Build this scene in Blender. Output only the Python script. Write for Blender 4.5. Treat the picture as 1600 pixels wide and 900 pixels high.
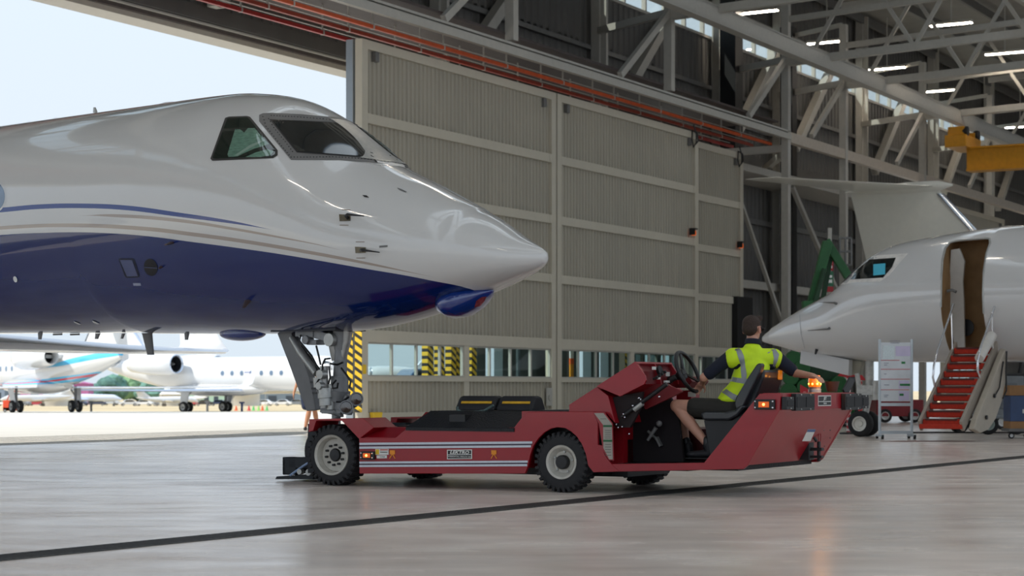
import bpy, bmesh, math, random
import numpy as np
from mathutils import Vector, Matrix
from mathutils.bvhtree import BVHTree
random.seed(7)
for o in list(bpy.data.objects): bpy.data.objects.remove(o)
SC=bpy.context.scene; COL=SC.collection
F=3000.0; HY=606.0; EYE=1.0      # focal length and horizon of a 1600x900 frame, eye height in metres

# ------------------------------------------------------------ camera, sky, sun, exposure
cam=bpy.data.cameras.new('camera'); co=bpy.data.objects.new('camera',cam); COL.objects.link(co)
cam.sensor_width=36; cam.lens=67.5; cam.shift_y=(HY-450)/1600
co.location=(0,0,EYE); co.rotation_euler=(math.pi/2,0,0)
cam.clip_end=5000; cam.dof.use_dof=True; cam.dof.focus_distance=18.8; cam.dof.aperture_fstop=3.6
SC.camera=co
SC.view_settings.view_transform='Standard'; SC.view_settings.look='None'
SC.view_settings.gamma=1; SC.view_settings.exposure=0.22; SC.view_settings.use_curve_mapping=False
W=bpy.data.worlds.new('sky'); SC.world=W; W.use_nodes=True
nt=W.node_tree; nt.nodes.clear()
wo=nt.nodes.new('ShaderNodeOutputWorld'); bg=nt.nodes.new('ShaderNodeBackground')
tc=nt.nodes.new('ShaderNodeTexCoord'); sx=nt.nodes.new('ShaderNodeSeparateXYZ'); rp=nt.nodes.new('ShaderNodeValToRGB')
nz=nt.nodes.new('ShaderNodeTexNoise'); nz.inputs['Scale'].default_value=2.2; nz.inputs['Detail'].default_value=4
ml=nt.nodes.new('ShaderNodeMath'); ml.operation='MULTIPLY_ADD'; ml.inputs[1].default_value=0.12
nt.links.new(tc.outputs['Generated'],sx.inputs[0]); nt.links.new(tc.outputs['Generated'],nz.inputs['Vector'])
nt.links.new(nz.outputs[0],ml.inputs[0]); nt.links.new(sx.outputs['Z'],ml.inputs[2]); nt.links.new(ml.outputs[0],rp.inputs[0])
rp.color_ramp.elements[0].position=0.03; rp.color_ramp.elements[0].color=(0.55,0.63,0.70,1)
rp.color_ramp.elements[1].position=0.75; rp.color_ramp.elements[1].color=(0.64,0.79,1.0,1)
e=rp.color_ramp.elements.new(0.16); e.color=(0.615,0.69,0.77,1)
nt.links.new(rp.outputs[0],bg.inputs[0]); bg.inputs[1].default_value=1.12; nt.links.new(bg.outputs[0],wo.inputs[0])
WA=math.atan2(0.870,0.493)               # heading of the door wall
def hw(s,d,z=0.0):                        # wall frame -> world
    c,sn=math.cos(WA),math.sin(WA); return Vector((s*c-d*sn,s*sn+d*c,z))
sun=bpy.data.lights.new('sun','SUN'); sun.energy=4.1; sun.angle=math.radians(0.6); sun.color=(1.0,0.96,0.88)
so=bpy.data.objects.new('sun',sun); COL.objects.link(so)
sd=hw(-1.2,1.0,0); sd.z=1.65             # direction towards the sun
so.rotation_euler=sd.to_track_quat('Z','Y').to_euler()

# ------------------------------------------------------------ helpers
def ray(px,py): return Vector(((px-800)/F,1.0,(HY-py)/F))
def H(px,py,d):                           # pixel seen on the vertical plane d of the wall frame -> (s,z)
    k=(px-800)/F; c,sn=math.cos(WA),math.sin(WA); Z=d/(-sn*k+c); return (k*c+sn)*Z, EYE+(HY-py)/F*Z
def atz(px,py,z):                         # pixel seen at height z -> world point
    Z=(z-EYE)*F/(HY-py); return Vector(((px-800)/F*Z,Z,z))
def at(px,py,Y): return Vector(((px-800)/F*Y,Y,EYE+(HY-py)/F*Y))
class Frame:
    def __init__(s,x,y,a):
        s.o=(x,y); s.a=a; s.u=(math.cos(a),math.sin(a)); s.v=(-math.sin(a),math.cos(a))
        s.M=Matrix.Translation((x,y,0))@Matrix.Rotation(a,4,'Z'); s.I=s.M.inverted()
    def w(s,u,v,z): return s.M@Vector((u,v,z))
    def inv(s,px,py,v=0.0):
        k=(px-800)/F
        u=(k*(s.o[1]+v*s.v[1])-s.o[0]-v*s.v[0])/(s.u[0]-k*s.u[1])
        Z=s.o[1]+u*s.u[1]+v*s.v[1]
        return u, EYE+(HY-py)/F*Z
    def P(s,px,py,v=0.0):
        u,z=s.inv(px,py,v); return Vector((u,v,z))
def srgb(h):
    h=h.lstrip('#'); c=[int(h[i:i+2],16)/255 for i in (0,2,4)]
    return tuple(x/12.92 if x<=0.04045 else ((x+0.055)/1.055)**2.4 for x in c)+(1,)
MATS={}
def mat(name,col,rough=0.5,metal=0.0,var=0.06,scale=6.0,bump=0.0,coat=0.0,emit=None,es=0.0,trans=0.0,stretch=None,alpha=None):
    if name in MATS: return MATS[name]
    m=bpy.data.materials.new(name); m.use_nodes=True; n=m.node_tree; b=n.nodes['Principled BSDF']
    c=srgb(col) if isinstance(col,str) else tuple(col)+((1,) if len(col)==3 else ())
    t=n.nodes.new('ShaderNodeTexCoord'); z=n.nodes.new('ShaderNodeTexNoise')
    z.inputs['Scale'].default_value=scale; z.inputs['Detail'].default_value=5
    if stretch:
        mp=n.nodes.new('ShaderNodeMapping'); mp.inputs['Scale'].default_value=stretch
        n.links.new(t.outputs['Object'],mp.inputs[0]); n.links.new(mp.outputs[0],z.inputs['Vector'])
    else: n.links.new(t.outputs['Object'],z.inputs['Vector'])
    r=n.nodes.new('ShaderNodeValToRGB'); r.color_ramp.elements[0].position=0.3; r.color_ramp.elements[1].position=0.7
    r.color_ramp.elements[0].color=tuple(x*(1-var) for x in c[:3])+(1,); r.color_ramp.elements[1].color=tuple(min(1,x*(1+var)) for x in c[:3])+(1,)
    n.links.new(z.outputs[0],r.inputs[0]); n.links.new(r.outputs[0],b.inputs['Base Color'])
    b.inputs['Roughness'].default_value=rough; b.inputs['Metallic'].default_value=metal
    if coat: b.inputs['Coat Weight'].default_value=coat; b.inputs['Coat Roughness'].default_value=0.04; b.inputs['Coat IOR'].default_value=1.7
    if trans: b.inputs['Transmission Weight'].default_value=trans
    if alpha is not None: b.inputs['Alpha'].default_value=alpha
    if emit: b.inputs['Emission Color'].default_value=srgb(emit); b.inputs['Emission Strength'].default_value=es
    if bump:
        bp=n.nodes.new('ShaderNodeBump'); bp.inputs['Strength'].default_value=bump; bp.inputs['Distance'].default_value=0.01
        n.links.new(z.outputs[0],bp.inputs['Height']); n.links.new(bp.outputs[0],b.inputs['Normal'])
    MATS[name]=m; return m
def glassmat(name,tint,refl=0.12,rough=0.02):
    if name in MATS: return MATS[name]
    m=bpy.data.materials.new(name); m.use_nodes=True; n=m.node_tree; n.nodes.clear()
    o=n.nodes.new('ShaderNodeOutputMaterial'); a=n.nodes.new('ShaderNodeBsdfTransparent'); g=n.nodes.new('ShaderNodeBsdfGlossy'); x=n.nodes.new('ShaderNodeMixShader')
    fr=n.nodes.new('ShaderNodeLayerWeight'); fr.inputs[0].default_value=0.5
    pw=n.nodes.new('ShaderNodeMath'); pw.operation='POWER'; pw.inputs[1].default_value=6.0
    ad=n.nodes.new('ShaderNodeMath'); ad.operation='ADD'; ad.inputs[1].default_value=refl; ad.use_clamp=True
    a.inputs[0].default_value=srgb(tint); g.inputs['Roughness'].default_value=rough
    n.links.new(fr.outputs['Facing'],pw.inputs[0]); n.links.new(pw.outputs[0],ad.inputs[0]); n.links.new(ad.outputs[0],x.inputs[0]); n.links.new(a.outputs[0],x.inputs[1]); n.links.new(g.outputs[0],x.inputs[2]); n.links.new(x.outputs[0],o.inputs[0])
    MATS[name]=m; return m
def tag(o,label=None,cat=None,group=None,kind=None):
    if label: o['label']=label
    if cat: o['category']=cat
    if group: o['group']=group
    if kind: o['kind']=kind
    return o
def empty(name,label,cat,loc=(0,0,0),rz=0.0,group=None,kind=None):
    o=bpy.data.objects.new(name,None); COL.objects.link(o); o.location=loc; o.rotation_euler=(0,0,rz); o.empty_display_size=0.2
    return tag(o,label,cat,group,kind)
def copy_tree(o,parent=None):
    c=o.copy(); COL.objects.link(c)
    if parent is not None: c.parent=parent
    for ch in [x for x in COL.objects if x.parent==o]: copy_tree(ch,c)
    return c
def frame_of(d):
    d=Vector(d).normalized(); a=Vector((0,0,1)) if abs(d.z)<0.9 else Vector((1,0,0))
    x=d.cross(a).normalized(); return x,d.cross(x).normalized(),d
class MB:
    def __init__(s): s.b=bmesh.new(); s.mi=0
    def _f(s,vs):
        try: f=s.b.faces.new(vs); f.material_index=s.mi; return f
        except ValueError: return None
    def hexa(s,p):
        v=[s.b.verts.new(q) for q in p]
        for i in ((0,3,2,1),(4,5,6,7),(0,1,5,4),(1,2,6,5),(2,3,7,6),(3,0,4,7)): s._f([v[j] for j in i])
        return s
    def box(s,x0,x1,y0,y1,z0,z1):
        return s.hexa([(x0,y0,z0),(x1,y0,z0),(x1,y1,z0),(x0,y1,z0),(x0,y0,z1),(x1,y0,z1),(x1,y1,z1),(x0,y1,z1)])
    def cbox(s,c,size,rot=None):
        c=Vector(c); h=Vector(size)/2; R=rot if rot is not None else Matrix.Identity(3)
        P=[]
        for z in (-1,1):
            for x,y in ((-1,-1),(1,-1),(1,1),(-1,1)): P.append(c+R@Vector((x*h.x,y*h.y,z*h.z)))
        return s.hexa(P)
    def beam(s,a,b,w,h,up=(0,0,1)):
        a=Vector(a); b=Vector(b); d=(b-a).normalized(); u=Vector(up)
        if abs(d.dot(u))>0.95: u=Vector((1,0,0))
        x=d.cross(u).normalized(); y=x.cross(d).normalized(); P=[]
        for c in (a,b):
            for i,j in ((-1,-1),(1,-1),(1,1),(-1,1)): P.append(c+x*w/2*i+y*h/2*j)
        return s.hexa(P)
    def rings(s,R,cap=True,closed=True):
        V=[[s.b.verts.new(p) for p in r] for r in R]; n=len(V[0])
        for a,b in zip(V,V[1:]):
            for i in range(n if closed else n-1): s._f((a[i],a[(i+1)%n],b[(i+1)%n],b[i]))
        if cap and closed:
            s._f(V[0][::-1]); s._f(V[-1])
        return s
    def tube(s,a,b,r0,r1=None,n=12):
        r1=r0 if r1 is None else r1; a=Vector(a); b=Vector(b); x,y,d=frame_of(b-a)
        return s.rings([[c+x*math.cos(2*math.pi*i/n)*r+y*math.sin(2*math.pi*i/n)*r for i in range(n)] for c,r in ((a,r0),(b,r1))])
    def path(s,pts,r,n=8):
        pts=[Vector(p) for p in pts]; R=[]; x=None
        for i,p in enumerate(pts):
            d=(pts[min(i+1,len(pts)-1)]-pts[max(i-1,0)]).normalized()
            if x is None: x,y,_=frame_of(d)
            else: x=(x-d*x.dot(d)).normalized()
            y=d.cross(x); rr=r[i] if isinstance(r,(list,tuple)) else r
            R.append([p+x*math.cos(2*math.pi*k/n)*rr+y*math.sin(2*math.pi*k/n)*rr for k in range(n)])
        return s.rings(R)
    def lathe(s,prof,c,axis,n=32,cap=True):
        c=Vector(c); x,y,d=frame_of(axis)
        return s.rings([[c+d*h+x*math.cos(2*math.pi*i/n)*max(r,1e-4)+y*math.sin(2*math.pi*i/n)*max(r,1e-4) for i in range(n)] for r,h in prof],cap)
    def prism(s,poly,a,b,plane='xz'):
        def q(p,t): return {'xz':(p[0],t,p[1]),'xy':(p[0],p[1],t),'yz':(t,p[0],p[1])}[plane]
        A=[s.b.verts.new(q(p,a)) for p in poly]; B=[s.b.verts.new(q(p,b)) for p in poly]; n=len(poly)
        s._f(A); s._f(B[::-1])
        for i in range(n): s._f((A[i],B[i],B[(i+1)%n],A[(i+1)%n]))
        return s
    def ell(s,c,r,rot=None,seg=16,ring=10):
        c=Vector(c); r=Vector(r) if hasattr(r,'__len__') else Vector((r,r,r)); R=rot if rot is not None else Matrix.Identity(3); L=[]
        for j in range(ring+1):
            t=math.pi*j/ring; q=max(math.sin(t),1e-3)
            L.append([c+R@Vector((r.x*q*math.cos(2*math.pi*i/seg),r.y*q*math.sin(2*math.pi*i/seg),r.z*math.cos(t))) for i in range(seg)])
        return s.rings(L)
    def cap(s,a,b,r0,r1,n=12):
        s.tube(a,b,r0,r1,n); s.ell(a,r0,seg=n,ring=8); s.ell(b,r1,seg=n,ring=8); return s
    def poly(s,pts): s._f([s.b.verts.new(p) for p in pts]); return s
    def obj(s,name,m,parent=None,smooth=None,bevel=0.0,kind=None,label=None,recalc=True):
        if recalc: bmesh.ops.recalc_face_normals(s.b,faces=s.b.faces)
        me=bpy.data.meshes.new(name); s.b.to_mesh(me); s.b.free()
        for x in (m if isinstance(m,(list,tuple)) else [m]): me.materials.append(x)
        if smooth is not None:
            me.shade_smooth(); me.set_sharp_from_angle(angle=math.radians(smooth))
        o=bpy.data.objects.new(name,me); COL.objects.link(o)
        if parent is not None: o.parent=parent
        if bevel: 
            bv=o.modifiers.new('b','BEVEL'); bv.width=bevel; bv.segments=2; bv.limit_method='ANGLE'
        if kind: o['kind']=kind
        if label: o['label']=label
        return o
def bake(o):
    dg=bpy.context.evaluated_depsgraph_get(); dg.update()
    me=bpy.data.meshes.new_from_object(o.evaluated_get(dg)); old=o.data; o.modifiers.clear(); o.data=me; me.name=o.name; return o
def remesh(mb,name,m,parent,voxel=0.012,it=6,fac=0.5,label=None):
    o=mb.obj(name,m,parent,label=label)
    r=o.modifiers.new('r','REMESH'); r.mode='VOXEL'; r.voxel_size=voxel
    if it: q=o.modifiers.new('s','SMOOTH'); q.iterations=it; q.factor=fac
    bake(o); o.data.shade_smooth()
    if not o.data.materials: o.data.materials.append(m)
    return o
class Surf:
    def __init__(s,o,M):
        s.M=M; s.I=M.inverted(); v=[M@x.co for x in o.data.vertices]; s.t=BVHTree.FromPolygons(v,[tuple(p.vertices) for p in o.data.polygons])
    def hit(s,px,py):
        l,n,_,_=s.t.ray_cast(Vector((0,0,EYE)),ray(px,py).normalized())
        if l is None:
            d=ray(px,py); best=None
            for k in range(100,900,4):
                p=Vector((0,0,EYE))+d*(k/10.0); q=s.t.find_nearest(p)
                if best is None or q[3]<best[2]: best=(q[0],q[1],q[3])
            l,n=best[0],best[1]
        N=(s.I.to_3x3()@n).normalized(); L=s.I@l
        return L,N
def drape(surf,poly,name,m,parent,off=0.004,res=9.0,mirror=False,thick=0.003,label=None,side=-1):
    b=bmesh.new(); f=b.faces.new([b.verts.new((p[0],p[1],0)) for p in poly])
    bmesh.ops.triangulate(b,faces=b.faces[:])
    for _ in range(6):
        e=[x for x in b.edges if x.calc_length()>res]
        if not e: break
        bmesh.ops.subdivide_edges(b,edges=e,cuts=1); bmesh.ops.triangulate(b,faces=[q for q in b.faces if len(q.verts)>3])
    H_={}
    for v in b.verts:
        L,N=surf.hit(v.co.x,v.co.y); H_[v]=(L+N*off)
    for v,q in H_.items(): v.co=q
    me=bpy.data.meshes.new(name); b.to_mesh(me); b.free(); me.materials.append(m); me.shade_smooth()
    o=bpy.data.objects.new(name,me); COL.objects.link(o); o.parent=parent
    if mirror:
        d=me.copy(); d.transform(Matrix.Diagonal((1,-1,1,1))); d.flip_normals(); d.shade_smooth(); p=bpy.data.objects.new(name,d); COL.objects.link(p); p.parent=parent
    if label: o['label']=label
    return o
def oval(cx,cy,rx,ry,n=16,rot=0.0):
    return [(cx+rx*math.cos(t)*math.cos(rot)-ry*math.sin(t)*math.sin(rot),cy+rx*math.cos(t)*math.sin(rot)+ry*math.sin(t)*math.cos(rot)) for t in [2*math.pi*i/n for i in range(n)]]
def text(body,size,name,m,parent,M,ext=0.001,bold=0.0,shear=0.0,label=None,wid=1.0):
    c=bpy.data.curves.new(name,'FONT'); c.body=body; c.size=size; c.align_x='CENTER'; c.align_y='CENTER'; c.extrude=ext; c.offset=bold; c.shear=shear; c.resolution_u=2
    o=bpy.data.objects.new(name,c); COL.objects.link(o)
    dg=bpy.context.evaluated_depsgraph_get(); dg.update(); me=bpy.data.meshes.new_from_object(o.evaluated_get(dg)); bpy.data.objects.remove(o)
    me.transform(M@Matrix.Diagonal((wid,1,1,1))); me.materials.clear(); me.materials.append(m); me.name=name
    o=bpy.data.objects.new(name,me); COL.objects.link(o)
    if parent is not None: o.parent=parent
    if label: o['label']=label
    return o
def curvepts(ts,xs,ys):
    return np.interp(ts,xs,ys)

# ------------------------------------------------------------ materials
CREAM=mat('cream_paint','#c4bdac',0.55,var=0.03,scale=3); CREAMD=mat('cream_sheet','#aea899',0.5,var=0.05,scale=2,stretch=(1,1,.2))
STEEL=mat('pale_steel_paint','#b0ada5',0.5,var=0.05); DSTEEL=mat('grey_steel','#6b6a68',0.5,var=0.1); BLACK=mat('black_paint','#141416',0.45,var=0.2)
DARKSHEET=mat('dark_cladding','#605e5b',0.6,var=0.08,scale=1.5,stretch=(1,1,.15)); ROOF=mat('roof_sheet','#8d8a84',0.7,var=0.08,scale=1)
BROWN=mat('brown_soffit','#4c4340',0.6,var=0.15); ORANGE=mat('orange_rail','#c8501f',0.45,var=0.12); REDR=mat('red_rail','#a02019',0.45,var=0.12)
YEL=mat('hazard_yellow','#e2bb2c',0.5,var=0.06); HBLK=mat('hazard_black','#222120',0.6)
WHITE=mat('white_plastic','#e9e9e6',0.4,var=0.02); RUB=mat('rubber','#1d1d1f',0.75,var=0.2,scale=20,bump=0.25)
GREY=mat('gear_grey','#7b7c7d',0.38,0.25,var=0.12,scale=14); LGREY=mat('light_metal','#a9a9a5',0.35,0.55,var=0.1,scale=18); CHROME=mat('chrome','#d8d8da',0.15,1.0,var=0.03)
LAMP=mat('lamp_glow','#fff4e4',0.5,emit='#fff0dc',es=34.0); PANE=glassmat('window_pane','#e4efee',0.10)
def stripemat(name,a,b,per,ang,rough=0.5):
    m=bpy.data.materials.new(name); m.use_nodes=True; n=m.node_tree; p=n.nodes['Principled BSDF']; t=n.nodes.new('ShaderNodeTexCoord'); s=n.nodes.new('ShaderNodeSeparateXYZ')
    ad=n.nodes.new('ShaderNodeVectorMath'); ad.operation='DOT_PRODUCT'; ad.inputs[1].default_value=ang
    md=n.nodes.new('ShaderNodeMath'); md.operation='DIVIDE'; md.inputs[1].default_value=per; fr=n.nodes.new('ShaderNodeMath'); fr.operation='FRACT'
    r=n.nodes.new('ShaderNodeValToRGB'); r.color_ramp.interpolation='CONSTANT'; r.color_ramp.elements[0].color=srgb(a); r.color_ramp.elements[1].color=srgb(b); r.color_ramp.elements[1].position=0.55
    n.links.new(t.outputs['Object'],ad.inputs[0]); n.links.new(ad.outputs['Value'],md.inputs[0]); n.links.new(md.outputs[0],fr.inputs[0]); n.links.new(fr.outputs[0],r.inputs[0]); n.links.new(r.outputs[0],p.inputs['Base Color']); p.inputs['Roughness'].default_value=rough
    return m
HAZ=stripemat('hazard_stripe','#e2bb2c','#1f1e1d',0.2,(0.0,-0.6,1.0)); HAZ2=stripemat('hazard_stripe_post','#e2bb2c','#1f1e1d',0.2,(0.6,0.0,1.0))
RW=stripemat('red_white_stripe','#c93038','#e8d9d8',0.12,(0,0,1))
# ------------------------------------------------------------ the hangar shell (wall frame: x along the door wall, y outwards)
def S(mb,name,m,smooth=None,bevel=0,label=None):
    o=mb.obj(name,m,None,smooth,bevel,kind='structure'); o.rotation_euler=(0,0,WA)
    if label: o['label']=label
    return o
def floor_mat():
    m=bpy.data.materials.new('epoxy_floor'); m.use_nodes=True; n=m.node_tree; b=n.nodes['Principled BSDF']; t=n.nodes.new('ShaderNodeNewGeometry')
    def noise(sc,rot,scale,det=5):
        mp=n.nodes.new('ShaderNodeMapping'); mp.inputs['Rotation'].default_value=(0,0,rot); mp.inputs['Scale'].default_value=sc
        z=n.nodes.new('ShaderNodeTexNoise'); z.inputs['Scale'].default_value=scale; z.inputs['Detail'].default_value=det
        n.links.new(t.outputs['Position'],mp.inputs[0]); n.links.new(mp.outputs[0],z.inputs['Vector']); return z
    def rng(src,a,b_,lo=.32,hi=.68):
        r=n.nodes.new('ShaderNodeMapRange'); r.inputs['From Min'].default_value=lo; r.inputs['From Max'].default_value=hi; r.inputs['To Min'].default_value=a; r.inputs['To Max'].default_value=b_; n.links.new(src,r.inputs[0]); return r.outputs[0]
    z1=noise((1,1,1),0.1,1.1,9); r=n.nodes.new('ShaderNodeValToRGB'); r.color_ramp.elements[0].position=0.33; r.color_ramp.elements[1].position=0.68
    r.color_ramp.elements[0].color=srgb('#dccdc0'); r.color_ramp.elements[1].color=srgb('#f4e9de')
    n.links.new(z1.outputs[0],r.inputs[0]); n.links.new(r.outputs[0],b.inputs['Base Color'])
    z2=noise((.55,1.5,1),-0.1,1.5,9); n.links.new(rng(z2.outputs[0],.18,.30),b.inputs['Coat Roughness']); n.links.new(rng(z2.outputs[0],.8,.55,.3,.7),b.inputs['Coat Weight'])
    z4=noise((1,1,1),0,.5,6); n.links.new(rng(z4.outputs[0],.28,.5),b.inputs['Roughness'])
    z3=noise((1,1,1),0,1.3,3); bp=n.nodes.new('ShaderNodeBump'); bp.inputs['Strength'].default_value=0.10; bp.inputs['Distance'].default_value=0.02
    n.links.new(z3.outputs[0],bp.inputs['Height']); n.links.new(bp.outputs[0],b.inputs['Normal'])
    b.inputs['IOR'].default_value=1.3; b.inputs['Coat IOR'].default_value=1.5
    return m
FLOOR=floor_mat(); CONC=mat('apron_concrete','#c9c4ba',0.85,var=0.05,scale=0.5); GRASS=mat('dry_grass','#b9a784',0.95,var=0.22,scale=0.03)
S(MB().box(-60,128,-60,24.1,-0.3,0.0),'floor',FLOOR)
def apz(p,d):
    q=min(1,max(0,(d-29)/8)); return -max(0.0,p.y-54)*0.0089*q*q*(3-2*q)-0.002
m=MB(); xs=list(range(-220,300,8)); ys=[24.1,29,31,33,35,38,44,52,62,76,92,112,140,180]
G=[[m.b.verts.new((lambda p:(p.x,p.y,apz(p,d)))(hw(s,d))) for d in ys] for s in xs]
for a,b in zip(G,G[1:]):
    for i in range(len(ys)-1): m._f((a[i],b[i],b[i+1],a[i+1]))
bmesh.ops.bisect_plane(m.b,geom=m.b.verts[:]+m.b.edges[:]+m.b.faces[:],plane_co=(0,155,0),plane_no=(0,1,0),clear_outer=True)
m.obj('apron',CONC,kind='structure')
def gzf(Z): return -.905-(Z-155)*.00778 if Z<450 else -3.2-(Z-450)*.0004
m=MB(); m.hexa([(-900,155,-1.2),(700,155,-1.2),(900,450,-3.5),(-1100,450,-3.5),(-900,155,-.905),(700,155,-.905),(900,450,-3.2),(-1100,450,-3.2)]); m.hexa([(-1100,450,-3.5),(900,450,-3.5),(2600,3000,-4.5),(-2600,3000,-4.5),(-1100,450,-3.2),(900,450,-3.2),(2600,3000,-4.2),(-2600,3000,-4.2)]); m.obj('grass_field',GRASS,kind='structure')
# steel rails of the sliding doors let into the threshold
RAILM=mat('worn_rail','#aaa59c',0.4,0.6,var=0.15)
for i,d in enumerate((24.15,24.9,25.6,26.3,27.0,27.7)): S(MB().box(-40,110,d,d+0.04,-0.05,0.008),'trim_%d'%(i+1),RAILM)
# floor drain: a grated channel, its own heading measured on the floor
a0=atz(0,866,0); a1=atz(1600,711.5,0); b0=atz(0,879,0); b1=atz(1600,720,0)
dirv=(a1-a0).normalized(); L=(a1-a0).length
fr=Frame(((a0+b0)/2).x,((a0+b0)/2).y,math.atan2(dirv.y,dirv.x))
dr=empty('floor_drain','long dark grated drain channel running diagonally across the hangar floor','drain',(fr.o[0],fr.o[1],0),fr.a)
GRT=mat('drain_grate','#3b3a38',0.5,0.5,var=0.2)
w2=0.155
m=MB(); m.box(-6,60,-w2,-w2+.02,-.02,.006); m.box(-6,60,w2-.02,w2,-.02,.006); m.obj('drain_frame',GRT,dr)
m=MB(); x=-6.0
while x<60: m.box(x,x+.035,-w2+.02,w2-.02,-.02,.005); x+=0.07 if x<26 else 0.14
m.obj('grate_bars',GRT,dr); MB().box(-6,60,-w2+.02,w2-.02,-.03,.001).obj('channel',BLACK,dr)

# upper wall, roof, far walls
def corr(mb,x0,x1,z0,z1,y,per=0.19,dep=0.048,back=0.05):
    P=[]; x=x0
    while x<x1-1e-6:
        for a,b in ((0,0),(0.58,0),(0.68,1),(0.88,1),(1.0,0)):
            q=x+a*per
            if q<=x1: P.append((q,y-dep*b))
        x+=per
    P.append((x1,y)); R=[[(p[0],p[1],z) for p in P]+[(x1,y+back,z),(x0,y+back,z)] for z in (z0,z1)]
    mb.rings(R); return mb
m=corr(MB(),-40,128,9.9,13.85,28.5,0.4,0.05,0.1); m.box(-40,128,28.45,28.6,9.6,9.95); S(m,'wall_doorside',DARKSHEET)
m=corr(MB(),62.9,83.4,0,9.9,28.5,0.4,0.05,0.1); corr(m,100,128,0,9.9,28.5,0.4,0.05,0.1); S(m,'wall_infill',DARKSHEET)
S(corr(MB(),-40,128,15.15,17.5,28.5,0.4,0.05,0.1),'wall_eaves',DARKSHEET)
# clerestory strip: one long window with mullions
m=MB(); x=-40
while x<128: m.box(x,x+.09,28.42,28.58,13.85,15.15); x+=1.63
m.box(-40,128,28.40,28.6,13.80,13.9); m.box(-40,128,28.4,28.6,15.1,15.2); wf=S(m,'window_1',STEEL)
g=MB().box(-40,128,28.5,28.515,13.9,15.1).obj('window_pane',glassmat('clerestory','#eef3f2',0.08),wf)
# roof, rising inwards
def rz(d): return 17.3+(30-d)*.0467
def roofslab(m,a,b,t0=0,t1=.3): return m.hexa([(-14,a,rz(a)+t0),(128,a,rz(a)+t0),(128,b,rz(b)+t0),(-14,b,rz(b)+t0),(-14,a,rz(a)+t1),(128,a,rz(a)+t1),(128,b,rz(b)+t1),(-14,b,rz(b)+t1)])
tm=bpy.data.materials.new('fill_sheet'); tm.use_nodes=True; tn=tm.node_tree; tn.nodes.clear(); to=tn.nodes.new('ShaderNodeOutputMaterial'); tb=tn.nodes.new('ShaderNodeBsdfTranslucent'); tb.inputs[0].default_value=(.62,.66,.68,1); tz=tn.nodes.new('ShaderNodeTexNoise'); tz.inputs['Scale'].default_value=2; tn.links.new(tb.outputs[0],to.inputs[0])  # diffusing sheet for the added roof strips
m=MB(); cut=[30,18.6,17.0,12.1,10.5,5.6,4.0,-.9,-2.5,-7.4,-9.0,-16]
for i in range(0,len(cut),2): roofslab(m,cut[i],cut[i+1])
S(m,'ceiling',ROOF)
m=MB()
for i in range(1,len(cut)-1,2): a,b=cut[i],cut[i+1]; m.poly([(-14,a,rz(a)+.1),(128,a,rz(a)+.1),(128,b,rz(b)+.1),(-14,b,rz(b)+.1)])
S(m,'ceiling_fill_strips',tm)  # unseen translucent strips, added to throw more daylight on the floor
m=MB(); y=28.0
while y>-16: m.box(-14,128,y-.06,y+.06,17.2+(28-y)*.0467-.3,17.2+(28-y)*.0467+.05); y-=2.4
S(m,'ceiling_purlins',DSTEEL)
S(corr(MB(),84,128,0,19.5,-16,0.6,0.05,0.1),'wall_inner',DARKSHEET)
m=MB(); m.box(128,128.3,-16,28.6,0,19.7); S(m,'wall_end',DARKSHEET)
# lintel over the open doorway: pale fascia, brown soffit band, thin white edge
m=MB(); m.box(-40,62.9,28.7,29.35,9.33,9.45); S(m,'trim_7',mat('fascia','#bcb5a8',0.5,var=0.04))
m=MB(); m.box(-40,62.9,28.6,28.94,9.45,12.0); S(m,'trim_8',BROWN)
m=MB(); m.box(-40,62.9,28.50,28.62,9.54,9.58); S(m,'trim_9',STEEL)
m=MB(); m.box(-40,62.9,24.95,28.45,10.25,10.32); S(m,'trim_10',BROWN)
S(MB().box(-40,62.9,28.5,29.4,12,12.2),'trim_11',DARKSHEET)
# the door tracks hanging over the leaves
for i,(d,mm) in enumerate(((25.35,ORANGE),(26.05,mat('rust_rail','#93331c',0.5,var=.2)),(26.8,REDR))):
    e=empty('door_track','%s overhead sliding door track, %s from the hangar floor side'%(('orange','orange','red','red','red')[i],('nearest','second','third','fourth','fifth')[i]),'door track',hw(0,d),WA,group='overhead door tracks')
    m=MB(); m.box(-40,63.2,-.04,.04,9.52,9.61); m.obj('rail_beam',mm,e)
    m=MB(); m.box(0,.05,-.05,.05,9.51,9.62); m.box(.01,.04,-.02,.02,9.62,10.25); hb=m.obj('hanger_bracket',STEEL,e); hb.location=(15.6,0,0); x=18.8
    while x<63: q=hb.copy(); COL.objects.link(q); q.parent=e; q.location=(x,0,0); x+=3.2
    MB().box(-40,63.2,.1,.14,9.70,9.72).obj('edge_strip',STEEL,e)
# header beam that carries the frames
m=MB(); 
m.box(-40,63.4,24.72,24.92,9.74,9.8); m.box(-40,63.4,24.7,24.95,9.96,10.02); m.box(-40,63.4,24.8,24.86,9.8,10.0)
m.box(-40,63.4,24.66,24.72,9.70,9.9); S(m,'trim_12',STEEL)
m=MB(); m.box(63.5,128,24.72,24.95,9.62,9.98); S(m,'trim_13',mat('warm_beam','#b9aea0',0.5,var=0.06))
m=MB(); m.box(-34,128,23.15,23.5,12.0,12.08); m.box(-34,128,23.15,23.5,12.45,12.53); m.box(-34,128,23.29,23.35,12.08,12.45); m.box(-34,128,23.15,23.2,12.05,12.5)
rb=S(m,'trim_14',STEEL)
m=MB(); m.box(-40,128,28.28,28.40,11.9,12.05); m.box(-40,128,28.28,28.40,10.85,10.95); m.box(62.9,128,28.3,28.42,7.3,7.5); m.box(62.9,128,28.3,28.42,4.9,5.05);m.box(62.9,128,28.3,28.42,2.5,2.65); S(m,'wall_rails',DSTEEL)
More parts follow.
